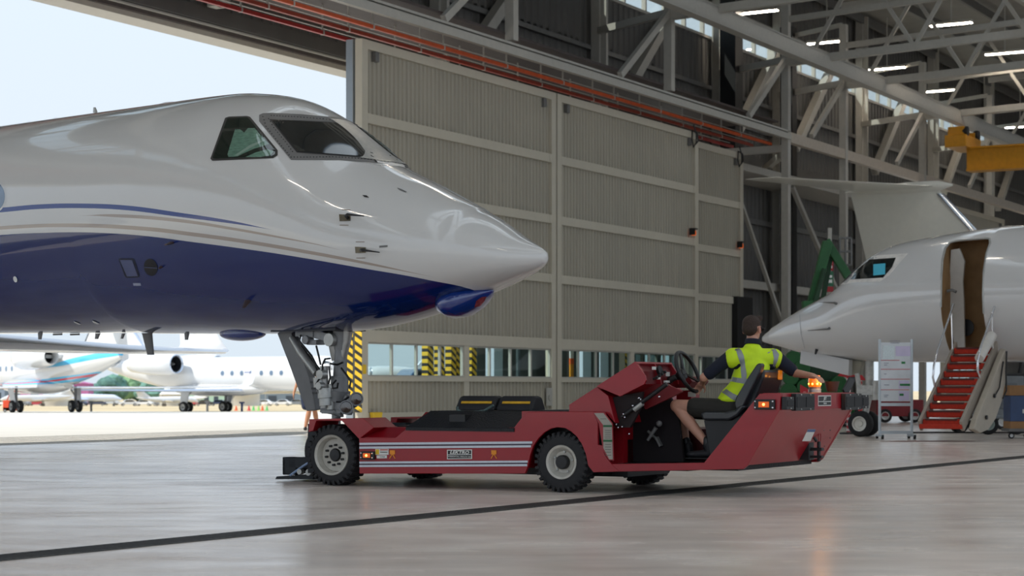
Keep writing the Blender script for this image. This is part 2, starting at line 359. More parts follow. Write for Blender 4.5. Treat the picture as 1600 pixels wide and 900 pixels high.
# frames: every bay has a column on the wall, a post on the header beam, knee braces, a link and a roof truss
bays=[-5,4.8,14.5,24.2,34.0,43.8,53.6,63.3,69.2,78.9,89.2,99,109,119]
for i,s in enumerate(bays):
    zb=10.1 if s<63 or s>84 else 0.0
    m=MB(); m.box(s+1.5,s+1.84,28.0,28.3,zb if zb==0 else 9.9,17.2); m.box(s+1.6,s+1.74,27.8,28.1,zb if zb==0 else 9.9,17.2)
    S(m,'wall_column',STEEL)
    m=MB(); m.box(s-.13,s+.13,24.7,24.96,10.1 if s<63 else (0 if s in (63.3,69.2,78.9) else 9.98),14.7)
    m.beam((s-3.4,24.83,10.1),(s-.05,24.83,12.5),.14,.2); m.beam((s+3.4,28.1,10.6),(s+7.6,28.1,14.4),.3,.34)
    m.beam((s,24.9,12.5),(s+1.6,28.1,12.5),.16,.22); m.beam((s,24.9,14.7),(s+1.6,28.1,14.7),.12,.16)
    S(m,'wall_frame',STEEL)
    m=MB()
    m.beam((s,24.9,12.4),(s,-15.5,13.77),.22,.26); m.beam((s,24.9,13.9),(s,-15.5,15.6),.16,.2); m.beam((s,24.9,15.4),(s,-15.5,17.3),.2,.24)
    y=24.0; up=True
    while y>-13:
        za=12.4+(24.9-y)*.0338; zc=15.4+(24.9-y)*.047; y2=y-1.9
        za2=12.4+(24.9-y2)*.0338; zc2=15.4+(24.9-y2)*.047
        m.beam((s,y,za if up else zc),(s,y2,zc2 if up else za2),.11,.13); up=not up; y=y2
    S(m,'ceiling_truss',STEEL)
m=MB()
for d,z in ((17,14.0),(6,14.9),(-8,15.6)):
    m.box(-14,128,d-.09,d+.09,z,z+.2); m.box(-14,128,d-.07,d+.07,z+1.6,z+1.75)
    x=-14
    while x<126: m.beam((x,d,z+.1),(x+2.4,d,z+1.65),.09,.09); m.beam((x+2.4,d,z+1.65),(x+4.8,d,z+.1),.09,.09); x+=4.8
S(m,'ceiling_girders',STEEL)
# dark service riser, braces and ledge in the bays right of the doors
m=MB(); m.box(63.9,64.6,27.0,27.6,0,15); m.box(70.0,70.5,27.2,27.7,0,15); S(m,'wall_riser',BLACK)
m=MB(); m.beam((58.9,27.6,7.6),(63.6,27.6,2.2),.2,.2); m.beam((64,27.2,8.7),(69,27.2,3.4),.13,.13); m.beam((59.2,28,4.9),(63.6,28,4.9),.3,.35); m.beam((64,28,4.9),(83,28,4.9),.25,.3)
m.beam((69.2,26.9,8.7),(78,26.9,2.0),.16,.16); m.beam((63.4,25,9.4),(63.4,28.4,9.4),.2,.25); m.beam((63.4,25,9.2),(69,28.2,9.2),.2,.22); m.box(62.9,84,26.5,28.4,8.75,9.0); S(m,'wall_bracing',STEEL)
m=MB().box(62.2,63.6,26.2,27.6,0,4.2); S(m,'wall_cabinet',BLACK)

# ------------------------------------------------------------ sliding door leaves
def leaf(n,s0,s1,d,rz=((1.16,1.28),(2.09,2.38)),win=True,rails=(7.42,5.72,4.06),top=9.28,th=0.20,label=None,beacon=True,mid=True):
    e=empty('door_%d'%n,label,None,hw(s0,d),WA,kind='structure'); w=s1-s0; c=.26
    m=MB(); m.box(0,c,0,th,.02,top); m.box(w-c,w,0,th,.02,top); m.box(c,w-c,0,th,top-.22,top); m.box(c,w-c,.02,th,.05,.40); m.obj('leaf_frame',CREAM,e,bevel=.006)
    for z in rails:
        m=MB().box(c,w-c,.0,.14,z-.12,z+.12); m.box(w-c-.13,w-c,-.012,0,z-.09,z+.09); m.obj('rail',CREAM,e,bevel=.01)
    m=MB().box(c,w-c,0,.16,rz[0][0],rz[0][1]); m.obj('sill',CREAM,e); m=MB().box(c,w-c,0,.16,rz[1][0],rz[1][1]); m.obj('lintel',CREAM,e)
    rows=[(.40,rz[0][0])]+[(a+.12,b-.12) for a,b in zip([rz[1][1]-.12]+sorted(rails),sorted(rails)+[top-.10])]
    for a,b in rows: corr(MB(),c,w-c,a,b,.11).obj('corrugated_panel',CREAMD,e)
    ww=w-2*c; k=4; cols=[]
    m=MB(); m.box(c+ww/2-.13,c+ww/2+.13,.02,.14,1.16,2.1)
    m.box(c+ww/2-.13,c+ww/2+.13,.02,.14,.40,1.2)
    m.obj('window_post',CREAM,e)
    for h in range(2):
        x0=c+(ww/2+.13)*h; x1=x0+ww/2-.13; f=MB()
        for i in range(k+1):
            x=x0+(x1-x0)*i/k; f.box(max(x-.03,x0),min(x+.03,x1),.04,.11,1.28,2.09)
        f.box(x0,x1,.03,.12,1.27,1.31); f.box(x0,x1,.04,.11,2.05,2.1); fo=f.obj('window_frame',STEEL,e)
        for i in range(k):
            xa=x0+(x1-x0)*i/k+.03; xb=x0+(x1-x0)*(i+1)/k-.03; MB().box(xa,xb,.07,.078,1.31,2.05).obj('window_pane',PANE,fo)
    for x in (.55,w-.75): MB().box(x,x+.16,-.02,.1,top-.47,top-.24).obj('hanger_clip',DSTEEL,e)
    return e
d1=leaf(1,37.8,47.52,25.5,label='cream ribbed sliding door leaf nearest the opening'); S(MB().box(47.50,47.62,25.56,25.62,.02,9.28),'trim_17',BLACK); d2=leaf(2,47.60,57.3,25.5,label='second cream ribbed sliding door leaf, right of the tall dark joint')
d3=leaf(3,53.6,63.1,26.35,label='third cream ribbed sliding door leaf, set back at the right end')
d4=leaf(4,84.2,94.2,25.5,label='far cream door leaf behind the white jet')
d5=empty('trim_16','end post of the door leaf parked behind the nearest one',None,hw(37.8,25.76),WA,kind='structure')
MB().box(0,.2,0,.2,.02,9.28).obj('end_post',mat('shaded_edge','#98a2ab',.4,.3,var=.05),d5)  # blue-grey shade of the leaf end is put into this colour
for e,nm in ((d1,0),(d5,1)):
    MB().box(-.012,-.001,.0,.2 if nm==0 else .2,.42,2.9).obj('hazard_strip',HAZ,e)
MB().box(-.0,-.012,-.001,-.004,2.9,9.27).obj('edge_plate',STEEL,d5)
MB().box(.02,.16,-.012,0,1.33,1.55).obj('warning_sticker',YEL,d1)
m=MB(); m.prism([(.30,.42),(.72,.42),(.66,.20),(.5,.06),(.38,.12)],-.12,.0); m.obj('yellow_floor_lock',YEL,d1,bevel=.02)
m=MB(); m.lathe([(.09,0),(.09,.05),(.05,.055)],(9.3,0,.72),(0,-1,0),20); m.box(9.12,9.46,-.02,0,.5,1.0); m.obj('lock_plate',STEEL,d1,smooth=40)
AMB=mat('amber_lens','#c25a12',0.3,emit='#ff6a10',es=0.4)
for e,x,z in ((d2,9.1,6.02),(d3,9.05,6.02)):
    m=MB(); m.box(x-.1,x+.1,-.2,0,z+.08,z+.12); m.box(x-.13,x-.1,-.2,0,z-.1,z+.12); m.obj('beacon_bracket',BLACK,e)
    m=MB(); m.lathe([(.075,-.11),(.08,0),(.05,.07)],(x,-.1,z),(0,0,1),16); m.obj('beacon_lens',AMB,e,smooth=40)
for e,x in ((d2,9.2),(d3,9.0)):
    m=MB(); m.path([(x,-.05,9.5),(x+.1,-.1,9.2),(x+.05,-.12,8.9),(x-.12,-.1,8.75),(x-.2,-.08,9.0),(x-.1,-.05,9.3),(x+.3,-.05,9.25),(x+.35,-.05,9.0),(x+.2,-.05,8.9)],.025,6); m.obj('cable_loop',BLACK,e,smooth=60)
MB().box(.02,.3,-.03,-.005,.3,3.3).obj('hazard_strip',HAZ2,d3)
# outer leaves and posts seen through the windows
for i,(px,wd) in enumerate(((673,.30),(691,.22),(709,.27),(716.5,.12),(741,.28))):
    s,z=H(px,570,28.2); e=empty('hazard_post','black and yellow striped door post seen through the door window, %s from the left'%(('first','second','third','fourth','fifth')[i]),'post',hw(s,28.2),WA,group='striped posts outside the door windows')
    MB().box(-wd/2,wd/2,0,.2,0,3.0).obj('striped_face',HAZ2,e); MB().box(-wd/2,wd/2,0.0,.2,3.0,9.2).obj('upper_post',STEEL,e)
m=MB(); 
for px,wd in ((725,.5),(752,.5),(790,.35),(803,.25),(826,.3),(840,.9),(852,.8),(884,.5),(897,.5),(930,.6),(960,.9),(975,.6),(990,.3),(1004,.4),(1030,.3),(1062,.4),(1082,.5),(845,.5),(818,.4)):
    s,z=H(px,570,28.6); m.box(s-wd/2,s+wd/2,28.6,28.9,-0.2,9.05)
for px,wd in ((1100,.2),(1118,.3),(1150,.3)): s,z=H(px,570,28.6); m.box(s-wd/2,s+wd/2,28.6,28.9,-.2,9.05)
S(m,'trim_15',mat('bluegrey_steel','#49565a',0.5,var=0.1))
s,z=H(893,590,28.3); e=empty('marker_pole','slim orange and white marker pole outside the second door leaf window','pole',hw(s,28.3),WA)
MB().tube((0,0,0),(0,0,1.75),.07).obj('pole',mat('orange_pole','#f0a020',0.5),e,smooth=40); MB().tube((0,0,1.75),(0,0,1.93),.075).obj('orange_band',mat('orange_band','#f2641c',0.5),e,smooth=40); MB().tube((0,0,1.93),(0,0,2.3),.07).obj('white_band',WHITE,e,smooth=40)

# ------------------------------------------------------------ lamps
lights=[(1183,20),(1486,39),(1292,67),(1570,84),(1386,108),(1466,143),(1538,173),(1594,199)]
LP=[]
for px,py in lights:
    z=14.6; p=atz(px,py,z); LP.append((p,True))
for s in (6,18,30,42,54):
    for d in (16,4,-8): LP.append((hw(s,d,14.6),False))
lt=None
for i,(p,vis) in enumerate(LP):
    if lt is None:
        lt=empty('ceiling_light','white strip lamp under the roof trusses','lamp',p,WA-math.pi/2,group='strip lamps under the roof')
        m=MB(); m.box(-.8,.8,-.14,.14,.03,.12); m.box(-.02,.02,-.02,.02,.1,2.2); m.obj('lamp_housing',STEEL,lt); MB().box(-.78,.78,-.11,.11,0,.03).obj('lamp_tube',LAMP,lt)
        o=lt
    else:
        o=copy_tree(lt); o.location=p
    o['label']='lit strip lamp under the roof, '+['leftmost of the eight','highest one right of the leftmost','second from the left','second highest near the right edge','third from the left','fourth from the left','just left of the rightmost','rightmost and lowest of the eight'][i] if vis else 'strip lamp under the roof over the aircraft'
    o['group']='strip lamps under the roof' if vis else 'strip lamps over the aircraft'

# ------------------------------------------------------------ yellow crane
s0,z0=H(1536,245,22.3)
cr=empty('overhead_crane','yellow overhead crane girder hanging from the runway beam at upper right','crane',hw(s0,22.3),WA); CY=mat('crane_yellow','#c98c14',0.45,var=0.08)
m=MB(); m.box(-.3,.3,-30,.6,z0-.55,z0+.35); m.box(-.4,.4,-30,.6,z0-.6,z0-.52); m.box(-.4,.4,-30,.6,z0+.33,z0+.4); m.obj('girder',CY,cr)
m=MB(); m.box(-1.1,1.1,.4,1.3,z0+.35,z0+.85); m.box(-1.0,-.4,.5,1.2,z0+.8,z0+1.2); m.box(.5,1.0,.5,1.2,z0+.8,z0+1.1); m.obj('end_carriage',CY,cr,bevel=.03)
m=MB(); m.lathe([(.2,-.1),(.22,0),(.2,.1)],(-.8,.5,z0+1.0),(0,1,0),18); m.lathe([(.2,-.1),(.22,0),(.2,.1)],(.8,.5,z0+1.0),(0,1,0),18); m.obj('carriage_wheels',BLACK,cr,smooth=40)
# ------------------------------------------------------------ aircraft
PROF1=[(2.845,.004,2.305,2.295),(2.83,.05,2.345,2.245),(2.79,.10,2.378,2.208),(2.72,.165,2.415,2.17),(2.62,.25,2.462,2.132),(2.49,.345,2.525,2.088),(2.34,.435,2.615,2.036),(2.14,.53,2.738,1.976),(1.94,.612,2.847,1.921),(1.64,.717,2.992,1.842),(1.34,.807,3.135,1.763),(1.04,.886,3.264,1.70),(.74,.954,3.41,1.652),(.44,1.013,3.635,1.619),(.14,1.064,3.843,1.604),(-.16,1.109,4.013,1.597),(-.46,1.146,4.15,1.593),(-.86,1.186,4.244,1.597),(-1.36,1.221,4.299,1.605),(-1.96,1.24,4.304,1.617),(-2.76,1.24,4.30,1.633),(-3.76,1.24,4.30,1.652),(-4.96,1.24,4.298,1.675),(-6.16,1.24,4.298,1.699),(-8,1.24,4.30,1.71),(-11,1.24,4.30,1.71),(-14,1.24,4.30,1.71),(-16,1.24,4.3,1.74),(-18,1.17,4.3,1.9),(-20,1.0,4.3,2.22),(-22,.76,4.25,2.62),(-24,.42,4.12,3.12),(-25.5,.12,3.98,3.55)]
PROF2=[(2.30,.004,2.045,2.035),(2.285,.05,2.085,1.985),(2.245,.10,2.12,1.965),(2.18,.165,2.165,1.945),(2.08,.25,2.225,1.922),(1.95,.345,2.313,1.89),(1.8,.435,2.406,1.847),(1.6,.53,2.511,1.791),(1.4,.612,2.62,1.734),(1.1,.717,2.764,1.687),(.8,.807,2.90,1.648),(.5,.886,3.065,1.61),(.2,.954,3.338,1.574),(-.1,1.013,3.6,1.546),(-.4,1.064,3.79,1.528),(-.7,1.109,3.90,1.522),(-1.0,1.146,3.966,1.519),(-1.4,1.186,4.022,1.516),(-1.9,1.221,4.083,1.513),(-2.5,1.24,4.149,1.509),(-3.3,1.24,4.192,1.503),(-4.3,1.24,4.21,1.502),(-6.7,1.24,4.21,1.502),(-8.2,1.24,4.21,1.502),(-14,1.24,4.21,1.502),(-16,1.24,4.2,1.55),(-18,1.17,4.2,1.75),(-20,1.0,4.2,2.1),(-22,.76,4.15,2.5),(-24,.42,4.02,3.0),(-25.5,.12,3.9,3.4)]
def hermite(T,Xk,Yk):
    Xk=np.array(Xk); Yk=np.array(Yk); d=np.diff(Yk)/np.diff(Xk); m=np.zeros(len(Xk)); m[0]=d[0]; m[-1]=d[-1]
    for i in range(1,len(Xk)-1):
        m[i]=0 if d[i-1]*d[i]<=0 else 2*d[i-1]*d[i]/(d[i-1]+d[i])
    out=[]
    for t in T:
        i=int(np.clip(np.searchsorted(Xk,t)-1,0,len(Xk)-2)); h=Xk[i+1]-Xk[i]; u=(t-Xk[i])/h
        out.append((2*u**3-3*u*u+1)*Yk[i]+(u**3-2*u*u+u)*h*m[i]+(-2*u**3+3*u*u)*Yk[i+1]+(u**3-u*u)*h*m[i+1])
    return out
def body_mb(P,nose_n=90,seg=72,smooth=True):
    P=P[::-1]; X=[p[0] for p in P]
    T=list(np.linspace(X[0],-3,14 if nose_n<50 else 30))+list(np.linspace(-3,2.0,nose_n))[1:]+list(X[-1]-(X[-1]-2.0)*np.linspace(1,0,max(14,nose_n//4))**2)[1:]
    w=hermite(T,X,[p[1] for p in P]); a=hermite(T,X,[p[2] for p in P]); b=hermite(T,X,[p[3] for p in P])
    def sm(v,k):
        v=np.array(v)
        for _ in range(k): v[2:-8]=(v[1:-9]+2*v[2:-8]+v[3:-7])/4
        return v
    if nose_n>50: w=sm(w,8);a=sm(a,10);b=sm(b,10)
    m=MB(); R=[]
    for t,ww,zt,zb in zip(T,w,a,b):
        zc=(zt+zb)/2; h=(zt-zb)/2
        R.append([(t,ww*math.sin(q),zc+h*math.cos(q)) for q in [2*math.pi*i/seg for i in range(seg)]])
    return m.rings(R)
def foil(st,n=9):
    # stations: (x_le,y,z,chord,thickness, up-vector)
    xs=[0.5*(1-math.cos(math.pi*i/n)) for i in range(n+1)]; R=[]
    for x,y,z,c,t,up in st:
        up=Vector(up).normalized(); L=[]
        for i,q in enumerate(xs): L.append((q,2.6*t*(0.2969*math.sqrt(q)-.126*q-.3516*q*q+.2843*q**3-.1015*q**4)*1.25))
        for q,h in list(reversed(L[1:-1])): pass
        pts=[Vector((x-q*c,y,z))+up*h for q,h in L]+[Vector((x-q*c,y,z))-up*h*.75 for q,h in L[-2:0:-1]]
        R.append(pts)
    return R
def paint(name,below,lines,base='#cfcecb',bc='#16275c',T0=-9.0,T1=3.0,rough=0.14,topblue=None):
    m=bpy.data.materials.new(name); m.use_nodes=True; n=m.node_tree; b=n.nodes['Principled BSDF']; t=n.nodes.new('ShaderNodeTexCoord'); s=n.nodes.new('ShaderNodeSeparateXYZ'); n.links.new(t.outputs['Object'],s.inputs[0])
    mr=n.nodes.new('ShaderNodeMapRange'); mr.inputs['From Min'].default_value=T0; mr.inputs['From Max'].default_value=T1; n.links.new(s.outputs['X'],mr.inputs[0])
    def curve(pts,sc):
        c=n.nodes.new('ShaderNodeFloatCurve'); cv=c.mapping.curves[0]; P=sorted(((x-T0)/(T1-T0),y/sc) for x,y in pts); P=[p for p in P if 0<=p[0]<=1]
        while len(cv.points)<len(P): cv.points.new(0.5,0.5)
        for q,(x,y) in zip(cv.points,P): q.location=(x,y)
        c.mapping.update(); n.links.new(mr.outputs[0],c.inputs['Value'])
        k=n.nodes.new('ShaderNodeMath'); k.operation='MULTIPLY'; k.inputs[1].default_value=sc; n.links.new(c.outputs[0],k.inputs[0]); return k.outputs[0]
    def math_(op,a,b_):
        k=n.nodes.new('ShaderNodeMath'); k.operation=op
        for i,v in enumerate((a,b_)):
            if v is None: continue
            if isinstance(v,(int,float)): k.inputs[i].default_value=v
            else: n.links.new(v,k.inputs[i])
        return k.outputs[0]
    nz=n.nodes.new('ShaderNodeTexNoise'); nz.inputs['Scale'].default_value=1.2; n.links.new(t.outputs['Object'],nz.inputs[0])
    r=n.nodes.new('ShaderNodeValToRGB'); c=srgb(base); r.color_ramp.elements[0].color=tuple(x*.97 for x in c[:3])+(1,); r.color_ramp.elements[1].color=c; n.links.new(nz.outputs[0],r.inputs[0]); col=r.outputs[0]
    def mix(col,mask,c2):
        x=n.nodes.new('ShaderNodeMix'); x.data_type='RGBA'; n.links.new(mask,x.inputs[0]); n.links.new(col,x.inputs[6]); x.inputs[7].default_value=srgb(c2); return x.outputs[2]
    for cpts,wpts,cc in lines:
        zc=curve(cpts,5.0); wd=curve(wpts,0.2); d=math_('ABSOLUTE',math_('SUBTRACT',s.outputs['Z'],zc),None); col=mix(col,math_('LESS_THAN',d,wd),cc)
    if below: col=mix(col,math_('LESS_THAN',s.outputs['Z'],curve(below,5.0)),bc)
    n.links.new(col,b.inputs['Base Color']); b.inputs['Roughness'].default_value=rough; b.inputs['Coat Weight'].default_value=1.0; b.inputs['Coat Roughness'].default_value=0.02; b.inputs['Coat IOR'].default_value=1.5; b.inputs['Specular IOR Level'].default_value=0.2
    return m
WP=mat('aircraft_white','#d2d2d1',0.16,var=0.02,scale=1,coat=0.8); WINGM=mat('wing_grey','#c9cdd2',0.28,0.1,var=0.04,scale=1,coat=0.3); POL=mat('polished_edge','#c6ccd6',0.18,0.9,var=0.03,scale=2)
DGLASS=mat('cockpit_glass','#11191b',0.06,var=0.3,scale=3,coat=1.0); WGL=mat('cabin_glass','#63788f',0.1,var=0.1,coat=0.6); ENGIN=mat('engine_dark','#2c2d30',0.5,0.3)
BLUE='#05215f'
def wheel(name,parent,c,r,w,axis=(0,1,0),rim='#c9c9c6',lugs=False,label=None,rimdepth=0.3,n=40):
    c=Vector(c); ax=Vector(axis).normalized()
    o=MB().lathe([(r*.56,-w*.42),(r*.62,-w*.5),(r*.86,-w*.5),(r*.96,-w*.4),(r,-w*.22),(r,w*.22),(r*.96,w*.4),(r*.86,w*.5),(r*.62,w*.5),(r*.56,w*.42)],c,ax,n,cap=False).obj(name,RUB,parent,smooth=40,label=label)
    m=MB().lathe([(.001,-w*.2),(r*.2,-w*.22),(r*.24,-w*.1),(r*.44,-w*.15),(r*.50,-w*.44),(r*.58,-w*.46),(r*.58,w*.46),(r*.50,w*.44),(r*.44,w*.15),(r*.24,w*.1),(r*.2,w*.22),(.001,w*.2)],c,ax,n)
    m.obj('wheel_rim',mat('rim_'+rim,rim,0.4,0.2,var=0.06),o,smooth=40); return o
def add_wing(e,side,z0=1.6,z1=1.78,fairz=None):
    s=side; up=(0,0,1); st=[(-8.6,1.0*s,z0+.1,6.6,.40,up),(-9.7,2.6*s,z0+.08,5.3,.32,up),(-12.6,8*s,(z0+z1)/2,3.0,.22,up),(-15.6,13.2*s,z1,1.75,.13,up),(-15.95,13.6*s,z1+.04,1.6,.11,(0,-.5*s,1)),(-16.4,13.85*s,z1+.22,1.35,.09,(0,-s,.4)),(-17.5,14.1*s,z1+1.35,.6,.05,(0,-s,.1))]
    m=MB().rings(foil(st)); w=m.obj('wing',[WINGM],e,smooth=50)
    # polished leading edge
    R=[]
    for x,y,z,c,t,u in st[:5]:
        R.append([(x+.03-a*1.0,y,z+b) for a,b in ((.16,t*.42),(.05,t*.26),(0,0),(.05,-t*.22),(.16,-t*.34))])
    MB().rings(R,cap=False,closed=False).obj('leading_edge',POL,w,smooth=60,recalc=False)
    m=MB(); m.prism([(-16.45,z1+1.0),(-17.25,z1+1.0),(-17.27,z1+1.06),(-16.5,z1+1.06)],13.90*s,14.13*s); m.obj('winglet_stripe',mat('stripe_blue','#2b4a92',0.3),w)
    if 0: m=MB(); m.lathe([(.02,0),(.14,.4),(.17,1.2),(.12,2.2),(.02,3.0)],(-12.0,6.6*s,z0-.12),(-1,0,0),14); m.lathe([(.02,0),(.13,.4),(.15,1.0),(.1,1.9),(.02,2.5)],(-13.6,9.8*s,z0-.02),(-1,0,0),14); m.obj('flap_fairing',WINGM,w,smooth=50)
    return w
def add_engine(e,side,z=3.75,blue=None):
    s=side; c=(-14.6,2.25*s,z)
    n=MB().lathe([(.60,.12),(.68,.0),(.76,.1),(.86,.7),(.88,1.8),(.80,3.4),(.62,4.9),(.5,5.2),(.46,5.1),(.5,4.2)],c,(-1,0,0),36,cap=False).obj('engine_nacelle',WP,e,smooth=50,recalc=False)
    MB().lathe([(.60,.12),(.57,.5),(.60,.9),(.001,.95)],c,(-1,0,0),36,cap=False).obj('intake',ENGIN,n,smooth=50,recalc=False)
    MB().lathe([(.02,.25),(.12,.5),(.2,.9)],c,(-1,0,0),20).obj('spinner',LGREY,n,smooth=50)
    MB().lathe([(.735,.04),(.70,-.02),(.64,.02),(.605,.12)],c,(-1,0,0),36,cap=False).obj('intake_lip',POL,n,smooth=60,recalc=False)
    MB().hexa([(-15.8,1.0*s,z-.12),(-15.8,2.25*s,z-.1),(-18.8,2.25*s,z-.1),(-18.6,.9*s,z-.12),(-15.8,1.0*s,z+.14),(-15.8,2.25*s,z+.12),(-18.8,2.25*s,z+.12),(-18.6,.9*s,z+.14)]).obj('engine_pylon',WP,n)
def add_tail(e,dz=0.0,m_=None,stz=7.45,finblue=False):
    mm=m_ or WP
    R=foil([(-18.4,0,4.0+dz,6.6,.3,(0,1,0)),(-19.6,0,4.35+dz,5.4,.42,(0,1,0)),(-22.6,0,stz-.1,3.2,.26,(0,1,0)),(-22.75,0,stz+.12,3.0,.12,(0,1,0))])
    f=MB().rings(R).obj('tail_fin',mm,e,smooth=50)
    MB().rings([[(x+.04-a,y_+b,z) for a,b in ((.2,.12),(.06,.09),(0,0),(.06,-.09),(.2,-.12))] for x,y_,z in ((-19.75,0,4.4+dz),(-22.45,0,stz-.25))],cap=False,closed=False).obj('fin_leading_edge',POL,f,smooth=60,recalc=False)
    for s in (-1,1):
        MB().rings(foil([(-22.6,0,stz,3.0,.24,(0,0,1)),(-23.3,1.2*s,stz,2.4,.2,(0,0,1)),(-25.3,5.35*s,stz+.02,1.15,.07,(0,0,1)),(-25.7,5.5*s,stz+.02,.7,.03,(0,0,1))])).obj('stabilizer',mm,e,smooth=50)
    MB().lathe([(.03,0),(.17,.5),(.2,1.6),(.13,3.0),(.03,3.9)],(-22.1,0,stz),(-1,0,0),16).obj('tail_bullet',mm,e,smooth=50)
def main_gear(e,side,zt=1.7,g=0.0):
    s=side; b=-13.7; y=2.15*s
    m=MB(); m.tube((b,y,zt+.1),(b,y,g+.6),.10,.09); m.tube((b,y,g+.65),(b-.05,y,g+.40),.07); m.tube((b,y-.42*s,g+.40),(b,y+.42*s,g+.40),.055); m.tube((b,y,1.1+g),(b+.55,y-.2*s,zt+.05),.05); m.tube((b-.12,y,.95+g),(b-.32,y,.62+g),.03);m.tube((b-.32,y,.62+g),(b-.05,y,.45+g),.03)
    st=m.obj('main_gear_strut',GREY,e,smooth=40)
    MB().hexa([(b-.42,y+.2*s,g+.72),(b+.36,y+.2*s,g+.72),(b+.36,y+.24*s,g+.72),(b-.42,y+.24*s,g+.72),(b-.2,y+.3*s,zt+.05),(b+.75,y+.3*s,zt+.05),(b+.75,y+.34*s,zt+.05),(b-.2,y+.34*s,zt+.05)]).obj('main_gear_door',WINGM,e)
    for q in (-.27,.27): wheel('main_wheel',e,(b,y+q,g+.42),.42,.26,n=28)
def nose_gear(e,zt=1.7):
    m=MB(); m.tube((0,0,zt),(0,0,.7),.085,.08); m.tube((0,0,.75),(0,0,.27),.05); m.tube((0,-.2,.27),(0,.2,.27),.04); m.tube((-.1,0,.95),(-.75,0,zt+.05),.04); m.box(-.12,.12,-.12,.12,.72,.9); m.tube((.1,0,.8),(.26,0,.55),.025); m.tube((.26,0,.55),(.06,0,.3),.025)
    m.obj('nose_gear_strut',GREY,e,smooth=40)
    for q in (-.15,.15): wheel('nose_wheel',e,(0,q,.265),.265,.19,rim='#dedcd4',n=28)
def belly(e,z=1.45,m_=None):
    m=MB(); R=[]
    for x,w,h in ((-7.2,.3,.05),(-8.0,1.0,.25),(-9.5,1.32,.42),(-14,1.36,.45),(-16,1.0,.3),(-17.4,.3,.06)):
        R.append([(x,w*math.cos(q),z+.35+(h+.1)*math.sin(q)) for q in [2*math.pi*i/24 for i in range(24)]])
    m.rings(R).obj('wing_root_fairing',m_ or WP,e,smooth=60)
def full_jet(label,x,y,ang,z=0.0,cat='jet',prof=PROF1,mfus=None,group=None,low=True,parts=('wing','eng','tail','main','nose'),windows=True,tailm=None):
    e=empty('business_jet',label,cat,(x,y,z),ang,group)
    f=body_mb(prof,30 if low else 90,40 if low else 72).obj('fuselage',mfus or WP,e,smooth=60)
    if 'wing' in parts:
        for s in (-1,1): add_wing(e,s)
        belly(e,m_=mfus or WP)
    if 'eng' in parts:
        for s in (-1,1): add_engine(e,s)
    if 'tail' in parts: add_tail(e,m_=tailm)
    if 'main' in parts:
        for s in (-1,1): main_gear(e,s)
    if 'nose' in parts: nose_gear(e)
    if windows:
        for s in (-1,1):
            for k in range(7):
                xx=-4.6-k*1.02; MB().lathe([(.001,0),(.17,.0),(.2,-.02)],(xx,1.252*s,3.02),(0,s,0.0),18).obj('cabin_window',WGL,e,smooth=30)
            MB().hexa([(-.75,.98*s,3.32),(.15,.74*s,3.25),(-.25,.55*s,3.8),(-.75,.72*s,3.92),(-.75,1.15*s,3.30),(.2,.98*s,3.22),(-.2,.72*s,3.82),(-.75,.86*s,3.96)]).obj('cockpit_window',DGLASS,e)
            MB().hexa([(.25,.5*s,3.3),(.85,.5*s,3.22),(.45,.06*s,3.6),(.15,.06*s,3.8),(.2,.93*s,3.26),(.78,.70*s,3.22),(.58,.06*s,3.72),(-.05,.62*s,3.86)]).obj('windshield',DGLASS,e)
    return e
def pxline(surf,pts):
    o=[]
    for px,py in pts:
        L,N=surf.hit(px,py); o.append((L.x,L.z))
    return o
# ---- the white and blue jet on the tug
A1=math.radians(-38.0); J1=Frame(-1.90,20.75,A1)
jet=empty('business_jet','large white business jet with a dark blue belly, its nose gear on the red tug','jet',(-1.90,20.75,0),A1)
fus=body_mb(PROF1,130,112).obj('fuselage',WP,jet,smooth=60); S1=Surf(fus,J1.M)
bl=pxline(S1,[(3,367),(60,364),(130,363),(180,365),(230,369),(300,378),(390,390),(450,399),(560,418),(672,438),(740,453),(766,458)])
st=pxline(S1,[(7,327.7),(60,323),(133,321.7),(200,325),(283,336),(367,348),(415,357)])
t1=pxline(S1,[(130,337),(180,337),(283,345),(367,358),(433,370),(500,383),(525,389)])
t2=pxline(S1,[(3,356),(100,352),(233,358),(300,366),(367,375),(450,388.5),(561,409),(668,431)])
def ext(P,zfar=None): 
    P=sorted(P); return [(-9.0,P[0][1])]+P
bl2=ext(bl); bl2.append((bl2[-1][0]+.12,bl2[-1][1]-.07)); bl2.append((2.9,1.0))
fus.data.materials.clear()
P1=paint('jet_paint_blue_belly',bl2,[(ext(st)+[(3.0,st[-1][1]-.6)],[(-9,.026),(st[2][0],.026),(st[4][0],.023),(st[5][0],.013),(st[6][0],.0015),(st[6][0]+.1,0),(3,0)],'#16357f'),
 (ext(t1)+[(3.0,t1[-1][1]-.5)],[(-9,0),(t1[0][0],.001),(t1[1][0],.016),(t1[3][0],.014),(t1[4][0],.010),(t1[6][0],.001),(t1[6][0]+.1,0),(3,0)],'#a5988d'),
 (ext(t2)+[(3.0,t2[-1][1]-.3)],[(-9,.02),(t2[0][0],.02),(t2[4][0],.02),(t2[6][0],.014),(t2[7][0],.001),(t2[7][0]+.1,0),(3,0)],'#a5988d')],bc=BLUE)
fus.data.materials.append(P1)
